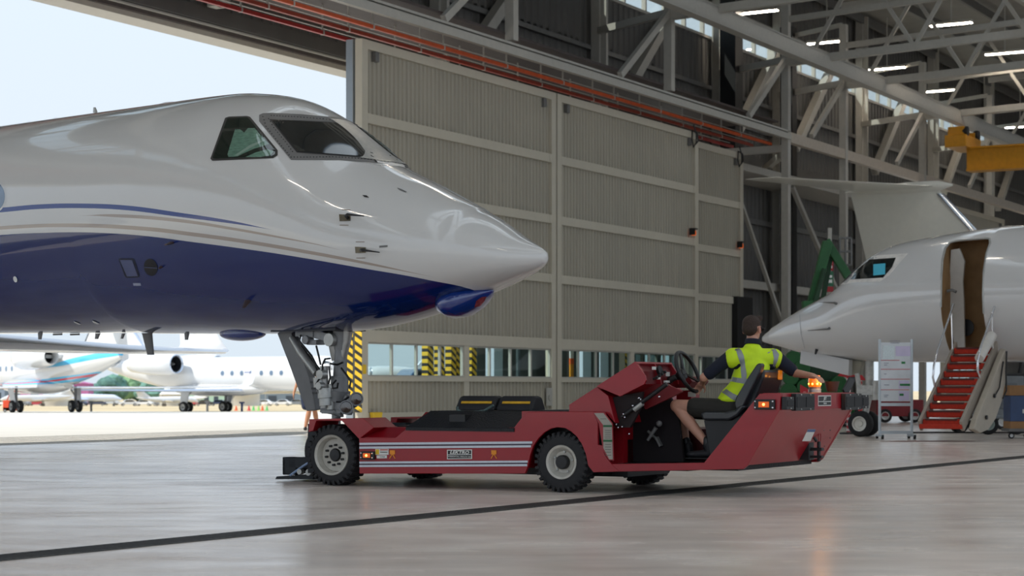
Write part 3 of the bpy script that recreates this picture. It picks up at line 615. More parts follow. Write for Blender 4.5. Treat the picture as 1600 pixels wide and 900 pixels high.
# glazing
FRM=mat('windshield_frame','#e6e3de',0.35,0.0,var=0.16,scale=9)
drape(S1,[(406,180),(411,178.5),(424,178),(470,180),(535,186),(556,191),(575,203),(620,237),(652,268),(640,264),(610,257),(590,254),(530,249),(456,249),(430,217),(407,189)],'windshield_frame',FRM,jet,.004,7,True)
drape(S1,[(405,180),(411,177.3),(424,176.8),(470,178.8),(535,184.8),(535,186),(470,180),(424,178),(411,178.5),(406.4,181),(407.4,189),(457,249),(530,249),(590,254),(590,255.4),(530,250.4),(455,250.3),(405,190)],'frame_seal',DSTEEL,jet,.0045,8,True)
drape(S1,[(421,187),(529,192),(563,222),(597,249),(464,239)],'windshield_seal',BLACK,jet,.008,8,True)
drape(S1,[(425,188.5),(527,193.2),(560,222),(590,247),(466,237)],'windshield',DGLASS,jet,.011,8,True)
drape(S1,[(533,188),(548,192),(611,243),(632,257),(620,256),(600,250),(568,223)],'centre_pillar_trim',LGREY,jet,.012,7,True)
drape(S1,[(556,193),(565,197),(610,232),(642,260),(634,257),(605,237),(575,212)],'centre_glass',mat('green_glass','#3f5650',0.06,coat=1,var=.1),jet,.013,7,False)
drape(S1,[(352,184.5),(358,182.5),(386,181.5),(391,183),(434,235),(434,243),(427,247.5),(332,251.5),(329,248)],'side_window_seal',mat('window_seal','#3a3835',0.5),jet,.004,7,True)
drape(S1,[(356,186),(386,184.5),(389,186),(431,236.5),(430.5,242),(425,245),(335,248.5),(333,246.5)],'side_window_backing',mat('dark_cockpit','#1d2521',0.4,var=.5,scale=8),jet,.007,8,True)
drape(S1,[(356,242),(365,212),(368,202),(371,210),(376,203),(382,208),(388,201),(398,201),(405,209),(413,218),(421,226),(412,229),(398,233),(384,239),(372,245),(358,246)],'sunshade',mat('sunshade_green','#a9c2b6',0.5,var=.25,scale=16,stretch=(1,1,4)),jet,.009,7)
drape(S1,[(384,246),(400,239),(418,234),(428,237),(424,243),(408,246)],'sunshade',mat('sunshade_green','#a9c2b6'),jet,.0095,7)
drape(S1,[(367,243.5),(392,227),(414,218.5),(415,220.5),(395,230),(371,244.5)],'shade_rod',WHITE,jet,.0105,6)
drape(S1,[(356,186),(386,184.5),(389,186),(431,236.5),(430.5,242),(425,245),(335,248.5),(333,246.5)],'side_window',glassmat('cockpit_pane','#c8d8d0',.14),jet,.013,8,True)
# rivets round the windshield
m=MB(); line=[(411,183),(416,198),(437,225),(455,246),(480,246),(520,245.5),(560,248),(590,251),(612,254)]; line2=[(424,181),(460,183),(500,186),(535,190)]
for ln in (line,line2,[(420,186),(428,200),(446,222),(460,241)]):
    for a,b in zip(ln,ln[1:]):
        n=max(1,int(math.hypot(b[0]-a[0],b[1]-a[1])/4.5))
        for i in range(n):
            L,N=S1.hit(a[0]+(b[0]-a[0])*i/n,a[1]+(b[1]-a[1])*i/n)
            for sg in (1,-1): m.ell((L.x+N.x*.006,(L.y+N.y*.006)*sg,L.z+N.z*.006),.006,seg=6,ring=4)
m.obj('rivets',BLACK,jet)
# probes, ports and marks
PRB=mat('probe_metal','#6b6455',0.35,.7,var=.2,scale=40)
def probe(pp,tip_):
    cx,cy,w,h=pp; P=[(cx-w,cy-h),(cx+w,cy-h*.85),(cx+w,cy+h*.9),(cx-w*.9,cy+h)]
    d=drape(S1,P,'probe_plate',PRB,jet,.006,5,True)
    L,N=S1.hit(cx+w*.5,cy); T,N2=S1.hit(*tip_); m=MB()
    for s in (1,-1):
        q=lambda v:Vector((v.x,v.y*s,v.z)); m.path([q(L),q(L+N*.05),q(L+N*.085)+Vector((.04,0,0)),q(T+N2*.085)],[.02,.018,.014,.005],8)
    m.obj('pitot_probe',BLACK,jet,smooth=50)
probe((539,340.5,9,5.5),(574,343)); probe((563.5,390.5,8.5,5),(599,393))
drape(S1,[(566,305.5),(573,306),(577,309.5),(570,308.5)],'port_cap',BLACK,jet,.008,4,True)
drape(S1,[(621,294),(627,296),(636,300.5),(634,301),(626,298),(621,295)],'static_port',DSTEEL,jet,.006,4,True)
drape(S1,[(593,384),(606,383),(606,386),(593,387)],'static_port',DSTEEL,jet,.006,4,True)
for c in ((541,328),(538,352),(563,378),(564,403)): drape(S1,[(c[0]-7,c[1]-.5),(c[0]+7,c[1]-.5),(c[0]+7,c[1]+.5),(c[0]-7,c[1]+.5)],'placard_text',mat('placard_brown','#7d6a5c',.5),jet,.005,6)
hat=mat('hatch_seal','#0c1430',0.4)
def ring_px(P,w,name,mm,off=.006):
    cx=sum(p[0] for p in P)/len(P); cy=sum(p[1] for p in P)/len(P); Q=[]
    for p in P:
        l=math.hypot(p[0]-cx,p[1]-cy); Q.append((cx+(p[0]-cx)*(1-w/l),cy+(p[1]-cy)*(1-w/l)))
    for i in range(len(P)): 
        j=(i+1)%len(P); yield [P[i],P[j],Q[j],Q[i]]
HP=[(185.5,405),(188,403.5),(208,403.5),(211,406),(218.5,430),(217,433),(198,434),(195,431)]
drape(S1,HP,'access_hatch',hat,jet,.004,6); drape(S1,[(188,406),(207,406),(216,431),(199,431.5)],'hatch_panel',mat('hatch_blue','#2c3d70',0.15,coat=.8),jet,.007,6)
drape(S1,oval(236,417.5,10.5,13.5,20,-.25),'round_vent',mat('vent_dark','#080a14',.4),jet,.006,5); drape(S1,[(226,416.8),(246,418),(246,419),(226,417.8)],'vent_bar',mat('hatch_blue','#2c3d70'),jet,.009,6)
drape(S1,[(208,442),(220,442),(221,446),(209,446)],'panel_text',mat('pale_text','#9aa0b5',.5),jet,.005,5)
drape(S1,oval(24.5,436,3,5,12,-.3),'drain_port',WHITE,jet,.008,4); drape(S1,[(115,501),(121,503.5),(127,506),(124,506.5),(117,504)],'belly_light',WHITE,jet,.006,4);drape(S1,[(144,500),(150,502.5),(156,505.5),(153,506),(146,503.5)],'belly_light',WHITE,jet,.006,4)
def blade(px,py,h,c,lean=.3,name='blade_antenna',mm=GREY,w=.012):
    L,N=S1.hit(px,py); n=N; m=MB(); R=[]
    for k,(a,cc) in enumerate(((-.01,1),(.45,.8),(1,.5))):
        p=L+n*(h*a)+Vector((-lean*h*max(a,0),0,0)); x=Vector((1,0,0)); y=n.cross(x).normalized()
        R.append([p+x*c*cc*.5*math.cos(q)+y*w*math.sin(q)*(1.2-a*.6) for q in [2*math.pi*i/12 for i in range(12)]])
    m.rings(R); return m.obj(name,mm,jet,smooth=50)
def bot(px): # point of the keel under a pixel column
    t,_=J1.inv(px,520); zb=np.interp(t,[p[3-3] for p in PROF1][::-1],[p[3] for p in PROF1][::-1]); return Vector((t,0,zb))
def keel(px,h,c,lean,name,mm=GREY,w=.014,y=0.0):
    p=bot(px); R=[]
    for a,cc in ((.03,1.15),(-.02,1),(-.5,.8),(-1,.62)): R.append([p+Vector((-lean*h*max(-a,0)+c*cc*.5*math.cos(q),y+w*math.sin(q),h*a)) for q in [2*math.pi*i/14 for i in range(14)]])
    MB().rings(R).obj(name,mm,jet,smooth=50)
keel(63,.075,.09,.1,'blade_antenna'); keel(153,.065,.09,.4,'blade_antenna'); keel(193,.06,.06,.5,'drain_mast'); keel(292,.07,.08,.1,'blade_antenna'); keel(230,.25,.17,-.25,'drain_mast',DSTEEL,.03)
for px in (90,117): 
    p=bot(px); MB().cbox(p+Vector((0,0,-.012)),(.16,.02,.02)).obj('skid_strip',DSTEEL,jet)
p=bot(384); MB().ell(p+Vector((0,-.05,0.005)),(.34,.16,.085),seg=28,ring=14).obj('belly_radome',mat('jet_blue','#12327c',.15,coat=.9),jet,smooth=60)
for pt,h,c in (((267,379.5),.10,.10),((387,470),.11,.10),((252,417),.05,.05)):
    blade(pt[0],pt[1],h,c,-.2,'side_mast',mat('mast_brown','#4a3a38',.4,.3))
L,N=S1.hit(262,159.5)
for px,kind in ((150,'a'),(265,'d'),(92,'d'),(50,'d')):
    t,_=J1.inv(px,170); zt=np.interp(t,[p[0] for p in PROF1][::-1],[p[2] for p in PROF1][::-1])
    if kind=='a': MB().rings([[Vector((t-.25*z+.05*k*math.cos(q),.01*math.sin(q),zt-.02+z)) for q in [2*math.pi*i/10 for i in range(10)]] for z,k in ((0,1),(.06,.8),(.11,.4))]).obj('blade_antenna',LGREY,jet,smooth=50)
    else: MB().ell((t,0,zt-.005),(.20,.09,.035 if px>200 else .03),seg=20,ring=10).obj('top_fairing',P1,jet,smooth=60)
# cabin window at the left edge
drape(S1,oval(-9,307,19,26,28,0.0),'window_surround',WP,jet,.003,7); drape(S1,oval(-9,307,17,23,28),'cabin_window',WGL,jet,.006,7)
# nose blister below the radome
m=MB(); R=[]
pa,pb=J1.P(770,459,-.05),J1.P(686,482,-.1)
for a,w,h in ((0,.02,.01),(.12,.12,.05),(.3,.22,.11),(.5,.27,.15),(.7,.26,.15),(.88,.17,.09),(1,.03,.02)):
    c=pa.lerp(pb,a)+Vector((0,0,-.035*math.sin(a*math.pi)+.03)); R.append([c+Vector((0,w*math.cos(q),h*math.sin(q))) for q in [2*math.pi*i/24 for i in range(24)]])
bz=m.rings(R).obj('nose_blister',mat('jet_blue','#17295f'),jet,smooth=60); SB=Surf(bz,J1.M)
drape(SB,[(744,470),(752,464),(760,463),(757,470),(750,478),(741,480)],'red_lens',mat('red_lens','#8c3a42',.15,coat=.6,var=.4,scale=25),jet,.004,4)
for s in (-1,1): add_wing(jet,s,1.62,1.76); add_engine(jet,s)
belly(jet,1.5,P1); add_tail(jet)
for s in (-1,1): main_gear(jet,s)
# nose gear, traced at the centre line
g=lambda x,y,v=0.0: J1.P(x,y,v)
MB().prism([(g(447,520).x,1.612),(g(548,520).x,1.612),(g(548,520).x,1.7),(g(447,520).x,1.7)],-.24,.24).obj('gear_bay_shade',mat('bay_shade','#23252c',.5),jet)  # dark slab, paints the shade inside the open gear bay
m=MB(); m.tube(g(534,518),g(533,547),.10,.075,16); m.tube(g(533,545),g(531,590),.068,.075,16); m.tube(g(531,588),g(530,612),.095,.10,20); m.tube(g(530,610),g(528,627),.125,.115,20); m.tube(g(528,625),g(529,652),.06,.055,16); m.obj('shock_strut',GREY,jet,smooth=40)
m=MB(); m.tube(g(514,517),g(519,538),.05,.05); m.tube(g(543,517),g(541,535),.06,.05); m.tube(g(519,536,-.05),g(525,562),.045,.05); m.tube(g(541,534),g(533,566),.05,.05); m.tube(g(516,531,-.1),g(545,531,.1),.045,.045,16); m.lathe([(.07,-.03),(.07,.03)],g(516,531,-.12),(0,1,0),20); m.obj('trunnion',LGREY,jet,smooth=40)
m=MB(); m.beam(g(464,521,-.1),g(492,522,-.1),.06,.07); m.beam(g(490,521,-.08),g(517,528,-.08),.08,.09); m.beam(g(470,519,.1),g(515,522,.1),.05,.06); m.box(*[v for a in ((g(491,524).x,g(506,524).x),(-.12,.02),(g(500,539).z,g(500,531).z)) for v in a]); m.lathe([(.05,-.05),(.05,.05)],g(481,531,-.1),(0,1,0),16); m.obj('drag_brace',GREY,jet,smooth=40,bevel=.005)
m=MB()
for x,y0,y1,r,v in ((506,572,637,.045,-.12),(500,580,612,.04,-.16),(497,590,605,.055,-.14),(508,607,622,.085,-.13),(509,620,634,.075,-.12),(517,600,640,.05,-.08)): m.tube(g(x,y0,v),g(x+1,y1,v),r,r,14)
m.lathe([(.05,-.04),(.05,.04)],g(503,585,-.2),(0,1,0),14); m.lathe([(.04,-.04),(.04,.04)],g(501,603,-.2),(0,1,0),14); m.obj('steering_actuator',LGREY,jet,smooth=40)
m=MB(); m.beam(g(520,634,-.05),g(548,640,-.05),.07,.12); m.beam(g(503,640,-.05),g(525,644,-.05),.06,.06); m.tube(g(521,643,-.1),g(533,650,-.05),.03); m.tube(g(541,621,0),g(556,632,0),.045); m.box(g(512,640).x,g(542,640).x,-.1,.1,g(512,646).z,g(512,640).z); m.obj('torque_link',GREY,jet,smooth=40,bevel=.004)
for x,y,v in ((541,636.5,-.22),(557,623.5,-.05)):
    c=g(x,y,v); ax=Vector((.75,-.66,0)).normalized()
    o=MB().lathe([(.02,-.10),(.066,-.09),(.070,-.02),(.076,0),(.064,0),(.055,-.03),(.001,-.05)],c,ax,24,cap=False).obj('taxi_light',GREY,jet,smooth=40,recalc=False)
    MB().lathe([(.060,-.02),(.001,-.012)],c,ax,20,cap=False).obj('light_lens',mat('lamp_lens','#4a4038',.1,coat=1),o,smooth=60,recalc=False)
m=MB()
for P,v in (([(470,523),(468,533),(478,545),(487,556),(494,570),(500,578)],-.15),([(494,540),(498,556),(501,570)],-.1),([(504,590),(504,570),(508,561),(516,560)],-.2),([(471,540),(483,557),(492,568),(497,582)],-.1),([(533,575),(541,585),(548,596),(546,606)],-.15),([(525,594),(519,601),(520,607),(527,606),(528,598)],-.22),([(514,572),(516,590),(513,600)],-.2),([(500,590),(494,600),(499,615)],-.2),([(536,566),(527,570),(516,568)],-.12),([(545,620),(535,628),(526,628)],-.2)):
    m.path([g(x,y,v) for x,y in P],.011,6)
m.obj('hydraulic_hoses',BLACK,jet,smooth=60)
m=MB(); m.tube(g(470,550,-.05),g(495,583,-.08),.045,.045,14); m.tube(g(455,527,-.05),g(470,550,-.05),.03,.045,14); m.obj('door_actuator',LGREY,jet,smooth=40)
GD=mat('gear_door_grey','#6c6c6c',.45,.2,var=.1); m=MB()
dp=[g(x,y,.05) for x,y in ((444,521),(466,521),(480,551),(494,590),(500,616),(504,640),(490,642),(482,622),(464,573))]
m.prism([(p.x,p.z) for p in dp],-.06,.04); gd=m.obj('nose_gear_door',GD,jet,bevel=.006)
m=MB()
for y in (597,607,614): 
    a=g(486+(y-597)*.2,y,-.06); m.cbox(a+Vector((.03,-.005,0)),(.075,.01,.022))
m.obj('door_slots',BLACK,gd)
for q in (-.15,.15): wheel('nose_wheel',jet,(0,q,.32),.265,.19,rim='#dedcd4')
m=MB(); m.tube((0,-.2,.32),(0,.2,.32),.04); m.tube((0,0,.32),(0,0,.72),.05); m.obj('axle',GREY,jet,smooth=40)

# ---- the white jet with the open door
A2=math.radians(147); J2=Frame(7.24,39.5,A2)
j2=empty('business_jet','plain white business jet with its door open and red airstairs lowered','jet',(7.24,39.5,0),A2)
f2=body_mb(PROF2,110,96).obj('fuselage',[WP,mat('door_trim_brown','#94734c',.7,var=.2,scale=3)],j2); S2=Surf(f2,J2.M)
dpx=[(1470,480),(1471,430),(1473,405),(1477,388),(1484,379),(1496,376),(1540,372.5),(1546,373),(1547,380),(1541,397),(1537,425),(1536,460),(1537,490),(1541,515),(1547,540),(1549,553),(1486,552),(1476,520),(1472,500)]
DL=[S2.hit(*p)[0] for p in dpx]
cm=MB(); cm.mi=1; cm.prism([(p.x,p.z) for p in DL],.15,1.6); cut=cm.obj('cutter',[WP,MATS['door_trim_brown']],None); cut.matrix_world=J2.M
bo=f2.modifiers.new('b','BOOLEAN'); bo.operation='DIFFERENCE'; bo.object=cut; bo.solver='EXACT'
f2.parent=None; f2.matrix_world=J2.M; bake(f2); f2.matrix_world=Matrix.Identity(4); f2.parent=j2; bpy.data.objects.remove(cut)
f2.data.shade_smooth(); f2.data.set_sharp_from_angle(angle=math.radians(40))
def edge_strip(P,w,name,mm,surf,par,off=.006,closed=False):
    n=len(P)
    cx=sum(p[0] for p in P)/n; cy=sum(p[1] for p in P)/n
    m=MB(); R=[]
    for p in P: 
        L,N=surf.hit(cx+(p[0]-cx)*1.0,cy+(p[1]-cy)*1.0); R.append((L,N))
    m.path([L+N*.0 for L,N in R],w,6); return m.obj(name,mm,par,smooth=60)
m=MB(); m.path([Vector((p.x,p.y,p.z)) for p in DL[:13]],.022,8); m.obj('door_frame',LGREY,j2,smooth=60)
P_=lambda x,y,v: J2.P(x,y,v)
bh=[P_(x,y,.75) for x,y in ((1484,390),(1497,388),(1505,408),(1502,440),(1504,470),(1505,545),(1490,545),(1480,470))]
MB().prism([(p.x,p.z) for p in bh],.62,.68).obj('galley_bulkhead',mat('bulkhead_white','#b9b6b0',.5),j2)
m=MB(); m.path([P_(1480,455,1.0),P_(1487,453,1.0),P_(1494,456,1.0)],.03,8); m.obj('grab_handle',DSTEEL,j2,smooth=50)
MB().lathe([(.001,-.02),(.17,-.02),(.17,.02),(.001,.02)],P_(1509,512,.5),(0,1,0),20).obj('round_fan',BLACK,j2,smooth=40)
# cockpit glazing
drape(S2,[(1306,446),(1322,428),(1352,404),(1372,399),(1419,396),(1405,412),(1390,430),(1376,440),(1340,441)],'windshield_frame',FRM,j2,.004,8,True)
drape(S2,[(1309,444),(1325,427),(1344,411),(1349,410),(1330,430),(1316,443)],'windshield',DGLASS,j2,.009,7,True)
drape(S2,[(1329,437),(1340,421),(1359,406),(1400,403),(1394,418),(1380,434),(1345,436)],'side_window',DGLASS,j2,.009,7,True)
drape(S2,[(1365,413.5),(1384,412),(1383.5,429),(1365,431)],'blue_card',mat('blue_card','#4fc0dc',.5),j2,.013,7)
for a,b in (((1307,474.5),(1284,476)),((1296,513),(1266,515.5))):
    L,N=S2.hit(*a); T,N2=S2.hit(*b); MB().path([L,L+N*.06,T+N2*.08],[.03,.02,.006],8).obj('pitot_probe',DSTEEL,j2,smooth=50)
L,N=S2.hit(1276,546); MB().path([L,L+N*.07+Vector((.0,0,-.04))],[.035,.02],8).obj('vane',BLACK,j2,smooth=50)
for P in ([(1250,490),(1249.2,490),(1251,520),(1257,545),(1258,545),(1252,520)],): drape(S2,P,'radome_seam',mat('seam','#9da1a6',.5),j2,.003,6)
# lowered forward gear door
a,b,c,d=[P_(x,y,.25) for x,y in ((1253,547),(1328,562),(1327,587),(1251,568))]
MB().prism([(a.x,a.z),(b.x,b.z),(c.x,c.z),(d.x,d.z)],.1,.3).obj('lowered_gear_door',WP,j2,bevel=.01)
a,b,c,d=[P_(x,y,.0) for x,y in ((1329,562),(1348,565),(1345,586),(1328,586))]
MB().prism([(a.x,a.z),(b.x,b.z),(c.x,c.z),(d.x,d.z)],-.1,.05).obj('aft_gear_door',mat('door_inside','#aaa594',.5),j2)
m=MB(); m.tube((-.12,0,1.55),(-.12,0,.75),.085,.08); m.tube((-.12,0,.8),(0,0,.27),.055); m.tube((0,-.2,.27),(0,.2,.27),.04); m.tube((-.2,0,.95),(-.8,0,1.55),.045); m.box(-.25,.1,-.14,.14,.85,1.05); m.tube((-.3,.1,.75),(-.3,.1,1.15),.06); m.tube((.06,.1,1.0),(.1,.12,1.3),.05); m.obj('nose_gear_strut',mat('gear_white','#c9c9c4',.4,var=.2,scale=12),j2,smooth=40)
for q in (-.17,.17): wheel('nose_wheel',j2,(0,q,.265),.265,.19,rim='#dedcd4')
for s in (-1,1): add_wing(j2,s,1.5,1.7); add_engine(j2,s,3.65)
belly(j2,1.35); 
for s in (-1,1): main_gear(j2,s)
# airstairs in the door's own frame, x along the fuselage, y outwards
sx0=(P_(1499,540,1.2).x+P_(1546,540,1.2).x)/2; hwid=.36; top=Vector((sx0,1.12,1.80)); botp=Vector((sx0,2.95,.30))
RC=mat('stair_carpet','#b3311d',.9,var=.12,scale=30,bump=.3); RCE=mat('stair_edge','#54231b',.7); n=10
stp=MB(); edg=MB()
for i in range(n):
    a=top.lerp(botp,i/n); b=top.lerp(botp,(i+1)/n)
    stp.box(sx0-hwid,sx0+hwid,a.y,b.y+.04,b.z,a.z-.03); edg.box(sx0-hwid*.85,sx0+hwid*.85,b.y+.02,b.y+.055,a.z-.055,a.z-.02)
stp.obj('stair_treads',RC,j2,bevel=.02); edg.obj('tread_noses',RCE,j2)
MB().box(sx0-hwid-.05,sx0+hwid+.05,botp.y-.12,botp.y+.1,.24,.33).obj('stair_foot',RC,j2,bevel=.02)
for s in (1,-1):
    x=sx0+s*(hwid+.04); off=Vector((0,.0,.0))
    m=MB(); m.hexa([(x-.03,top.y-.1,top.z-.25),(x+.03,top.y-.1,top.z-.25),(x+.03,botp.y,botp.z-.1),(x-.03,botp.y,botp.z-.1),(x-.03,top.y,top.z+.1),(x+.03,top.y,top.z+.1),(x+.03,botp.y+.12,botp.z+.08),(x-.03,botp.y+.12,botp.z+.08)]); m.obj('stair_stringer',mat('stringer','#9b9184',.5),j2,bevel=.01)
    m=MB(); 
    m.path([(x,1.25,2.62),(x,1.45,2.38),(x,2.1,1.72),(x,2.3,1.42),(x,2.35,1.2),(x,2.15,.85)],.022,8) if s>0 else m.path([(x,1.15,2.6),(x,1.45,2.3),(x,2.0,1.75),(x,2.15,1.5),(x,2.15,1.3),(x,1.75,.9)],.022,8)
    m.path([(x,1.3,1.7),(x,1.35,2.45)],.014,6); m.obj('handrail',CHROME,j2,smooth=60)
# curved outer skin of the door hanging beside the stairs
xs_=sx0-hwid-.12; dsh=[(1.15,1.75),(2.75,.42),(2.9,.24),(2.55,.16),(2.1,.22),(1.7,.42),(1.35,.75),(1.12,1.15)]
m=MB(); m.prism(dsh,xs_-.12,xs_,plane='yz'); dk=m.obj('door_shell',mat('door_shell','#aca394',.5,var=.06),j2,bevel=.02)
m=MB(); m.path([(xs_-.14,1.35,1.5),(xs_-.15,1.6,1.0),(xs_-.15,1.85,.85)],.014,6); m.path([(xs_-.14,1.15,1.7),(xs_-.16,1.25,1.3),(xs_-.15,1.2,.95),(xs_-.15,1.4,.8)],.016,6); m.lathe([(.04,0),(.04,.03)],(xs_-.13,1.85,.85),(-1,0,0),12); m.lathe([(.04,0),(.04,.03)],(xs_-.13,2.3,.45),(-1,0,0),12); m.obj('shell_linkage',BLACK,dk,smooth=60)
m=MB(); m.tube((xs_+.1,1.3,2.0),(xs_+.12,1.95,1.55),.10,.09,16); m.obj('seal_tube',mat('tube_white','#d8d4cc',.5),j2,smooth=50)

# ---- tail of a third jet behind it
A3=math.radians(-40)
tf=at(1453,290,62.0)
fo=Frame(0,0,A3); q=fo.w(-22.9,0,0); x3,y3=tf.x-q.x,tf.y-q.y
j3=empty('business_jet','white jet standing behind the plain white one, only its tall T tail in view','jet',(x3,y3,0),A3)
body_mb(PROF1,30,40).obj('fuselage',WP,j3,smooth=60); add_tail(j3,stz=7.5,m_=mat('tail_cream','#ecebe2',.3,var=.02,coat=.3)); belly(j3)
for s in (-1,1): add_wing(j3,s); add_engine(j3,s); main_gear(j3,s)
nose_gear(j3)
# ---- jets out on the apron
GZ=-.905
PA=paint('jet_paint_light_blue',None,[([(-26,2.9),(-20,2.35),(-14,2.05),(-4,1.95),(3,1.9)],[(-26,.19),(-18,.19),(-12,.12),(-4,.06),(3,.04)],'#4fb2dc'),([(-26,3.05),(-20,2.38),(-14,2.06),(-4,1.95),(3,1.9)],[(-26,.06),(-18,.055),(-12,.04),(3,.02)],'#c83a48'),([(-26,4.0),(-21,3.55),(-17,3.1),(-16,3.0),(3,3)],[(-26,.2),(-21.5,.2),(-19,.16),(-17,.03),(-16,0),(3,0)],'#4fb2dc')],T0=-26,T1=3)
def place_by_main(px,Z,ang): # place so the point between the main wheels is seen at px
    f=Frame(0,0,ang); q=f.w(-13.7,0,0); return ((px-800)/F*Z-q.x,Z-q.y)
x,y=place_by_main(72,132,math.radians(127)); full_jet('white jet with light blue and red tail stripes, parked at far left',x,y,math.radians(127),-.69,mfus=PA)
x,y=place_by_main(322,150,math.radians(-36)); full_jet('white jet with a row of round windows, parked on the apron behind the nose gear',x,y,math.radians(-36),GZ)
x,y=place_by_main(560,205,math.radians(195)); full_jet('white jet glimpsed through the first door window, tail towards the striped posts',x,y,math.radians(195),gzf(205))
# ------------------------------------------------------------ the red tug (x towards its driver end, y to its far side)
AT=math.radians(-29.6); T=Frame(-1.80,19.6,AT); t=T.P
tug=empty('aircraft_tug','low red electric aircraft tug with white side stripes, its cradle under the jet','tug',(-1.80,19.6,0),AT)
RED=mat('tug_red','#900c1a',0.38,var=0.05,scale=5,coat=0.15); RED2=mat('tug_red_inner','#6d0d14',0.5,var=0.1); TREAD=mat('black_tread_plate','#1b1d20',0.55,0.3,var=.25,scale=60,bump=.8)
WV=1.95
def xz(L,v=0.0): return [(p.x,p.z) for p in (t(x,y,v) for x,y in L)]
A_=xz([(561.5,740),(820,740),(825,728),(828,712),(833,697),(841,685),(850,676),(860,670),(871,667.5),(883,669),(892,674),(901,682),(909,694),(915,709),(919,728),(927,738),(968,737),(955,725),(948,716),(944,709),(941,696),(934,695),(934,661),(927,643),(822,644),(803,668),(635,670),(618,684),(561,684)])
MB().prism(A_,0,.035).obj('side_panel',RED,tug,bevel=.004); MB().prism(A_,WV-.035,WV).obj('side_panel',RED,tug,bevel=.004)
B_=xz([(955,725),(1100,723),(1187,615),(1220,614),(1218,641),(1168,727),(1161,733),(968,737)])
MB().prism(B_,0,.04).obj('cab_side',RED,tug,bevel=.004); MB().prism(B_,WV-.04,WV).obj('cab_side',RED,tug,bevel=.004)
C_=xz([(483,655),(567,653),(584,668),(561,686),(534,657.5),(494,657.5),(489,673),(482,675)])
for a,b in ((0,.42),(WV-.42,WV)): MB().prism(C_,a,b).obj('rear_fender',RED,tug,bevel=.004)
uA,uB,uC,uD,uE=[t(x,700).x for x in (561,640,804,822,944)]
z1,z2,z3,z4=.50,.60,.595,.755; zt=t(875,643).z
m=MB(); m.prism([(.035,.22),(.035,z1),(.26,z2),(1.69,z2),(1.915,z1),(1.915,.22)],uA,uB+.05,'yz'); m.obj('rear_deck',RED,tug)
m=MB(); m.prism([(.035,.22),(.035,z3),(.3,z4),(1.65,z4),(1.915,z3),(1.915,.22)],uB,uC+.06,'yz'); m.obj('battery_cover',RED,tug)
m=MB(); m.prism([(.035,.62),(.035,zt),(1.915,zt),(1.915,.62)],uC+.06,uE,'yz'); m.prism([(.4,.22),(.4,zt-.01),(1.55,zt-.01),(1.55,.22)],uC+.06,uE,'yz'); m.obj('front_deck',RED,tug)
x0,x1,x2=t(635,668).x,t(660,655,.2).x,t(804,668).x; x3=t(822,644,.1).x
m=MB(); m.hexa([(x0,.0,z3-.012),(x2,.0,z3-.012),(x2+.02,.3,z4),(x0+.1,.3,z4),(x0,-.012,z3+.012),(x2,-.012,z3+.012),(x3-.02,.3,z4+.014),(x0+.1,.3,z4+.014)]); m.box(x0+.1,x3+.02,.3,1.65,z4,z4+.014); m.box(x0,x2,-.012,.004,z3-.02,z3+.01); m.obj('tread_plate',TREAD,tug)
m=MB(); a=t(720,662,.12); m.box(a.x-.12,a.x+.06,.10,.24,z3+.07,z3+.14); m.obj('plate_latch',BLACK,tug)
m=MB(); m.box(uC+.1,uE-.3,.1,1.85,zt,zt+.01); m.obj('top_mat',TREAD,tug)
m=MB(); m.box(t(582,667).x,x0+.1,.45,1.5,z2,z2+.015); m.box(t(634,667).x-.03,t(638,667).x,.28,.33,z2,z2+.06); m.box(t(600,667).x,t(606,667).x,.5,.56,z2,z2+.03); m.obj('cradle_rail',BLACK,tug)
m=MB(); m.box(uA+.02,uE,.5,1.45,.14,.5); m.box(uE,t(1040,700).x,.5,1.45,.21,.245); m.obj('chassis',BLACK,tug)
# stripes, plates and decals
WST=mat('stripe_white','#c9ced6',.4,var=.05,scale=30); NAVY=mat('stripe_navy','#1b2a3f',.4)
def side(P,name,mm,v=-.003,d=.003,label=None,par=None): return MB().prism(xz(P),v-d,v).obj(name,mm,par or tug,label=label)
for ya,yb,xe in (((691.8,695.2),(689.6,693.2),832),((697.8,701.2),(695.6,699),830),((721.2,724.4),(719.6,722.8),825),((726.6,729.8),(725,728.4),824)):
    side([(562,ya[0]),(xe,yb[0]),(xe,yb[1]),(562,ya[1])],'white_stripe',WST)
for ya,yb,xe in (((695.6,697.0),(693.6,695.2),831),((724.9,726.2),(723.2,724.7),824)):
    side([(562,ya[0]),(xe,yb[0]),(xe,yb[1]),(562,ya[1])],'navy_stripe',NAVY)
DEC=mat('decal_white','#dcdcd6',.5); DBL=mat('decal_black','#17181b',.4); OR=mat('decal_orange','#e08a1e',.5); RDC=mat('decal_red','#c04a3a',.5); GRN=mat('decal_green','#1f5c36',.5)
pl=side([(699,702.8),(738,702.3),(738,717),(699,717.5)],'maker_plate',DEC,-.003,.004); side([(700.2,704),(736.8,703.5),(736.8,709.7),(700.2,710)],'plate_field',DBL,-.007,.001,par=pl); side([(700.2,711),(736.8,710.7),(736.8,716),(700.2,716.4)],'plate_field',DBL,-.007,.001,par=pl)
RX=Matrix.Rotation(math.pi/2,4,'X')
def stext(body,px,py,size,mm,v=-.010,sh=0,b=0,par=None,w=1.0):
    p=t(px,py,0); return text(body,size,'lettering',mm,par or pl,Matrix.Translation((p.x,v,p.z))@RX,.0008,b,sh,wid=w)
stext('LEKTRO',718.5,707,.044,DEC,sh=.25,b=.0012,w=1.35); stext('WARRENTON, OREGON USA',718.5,713.6,.020,DEC,w=1.0)
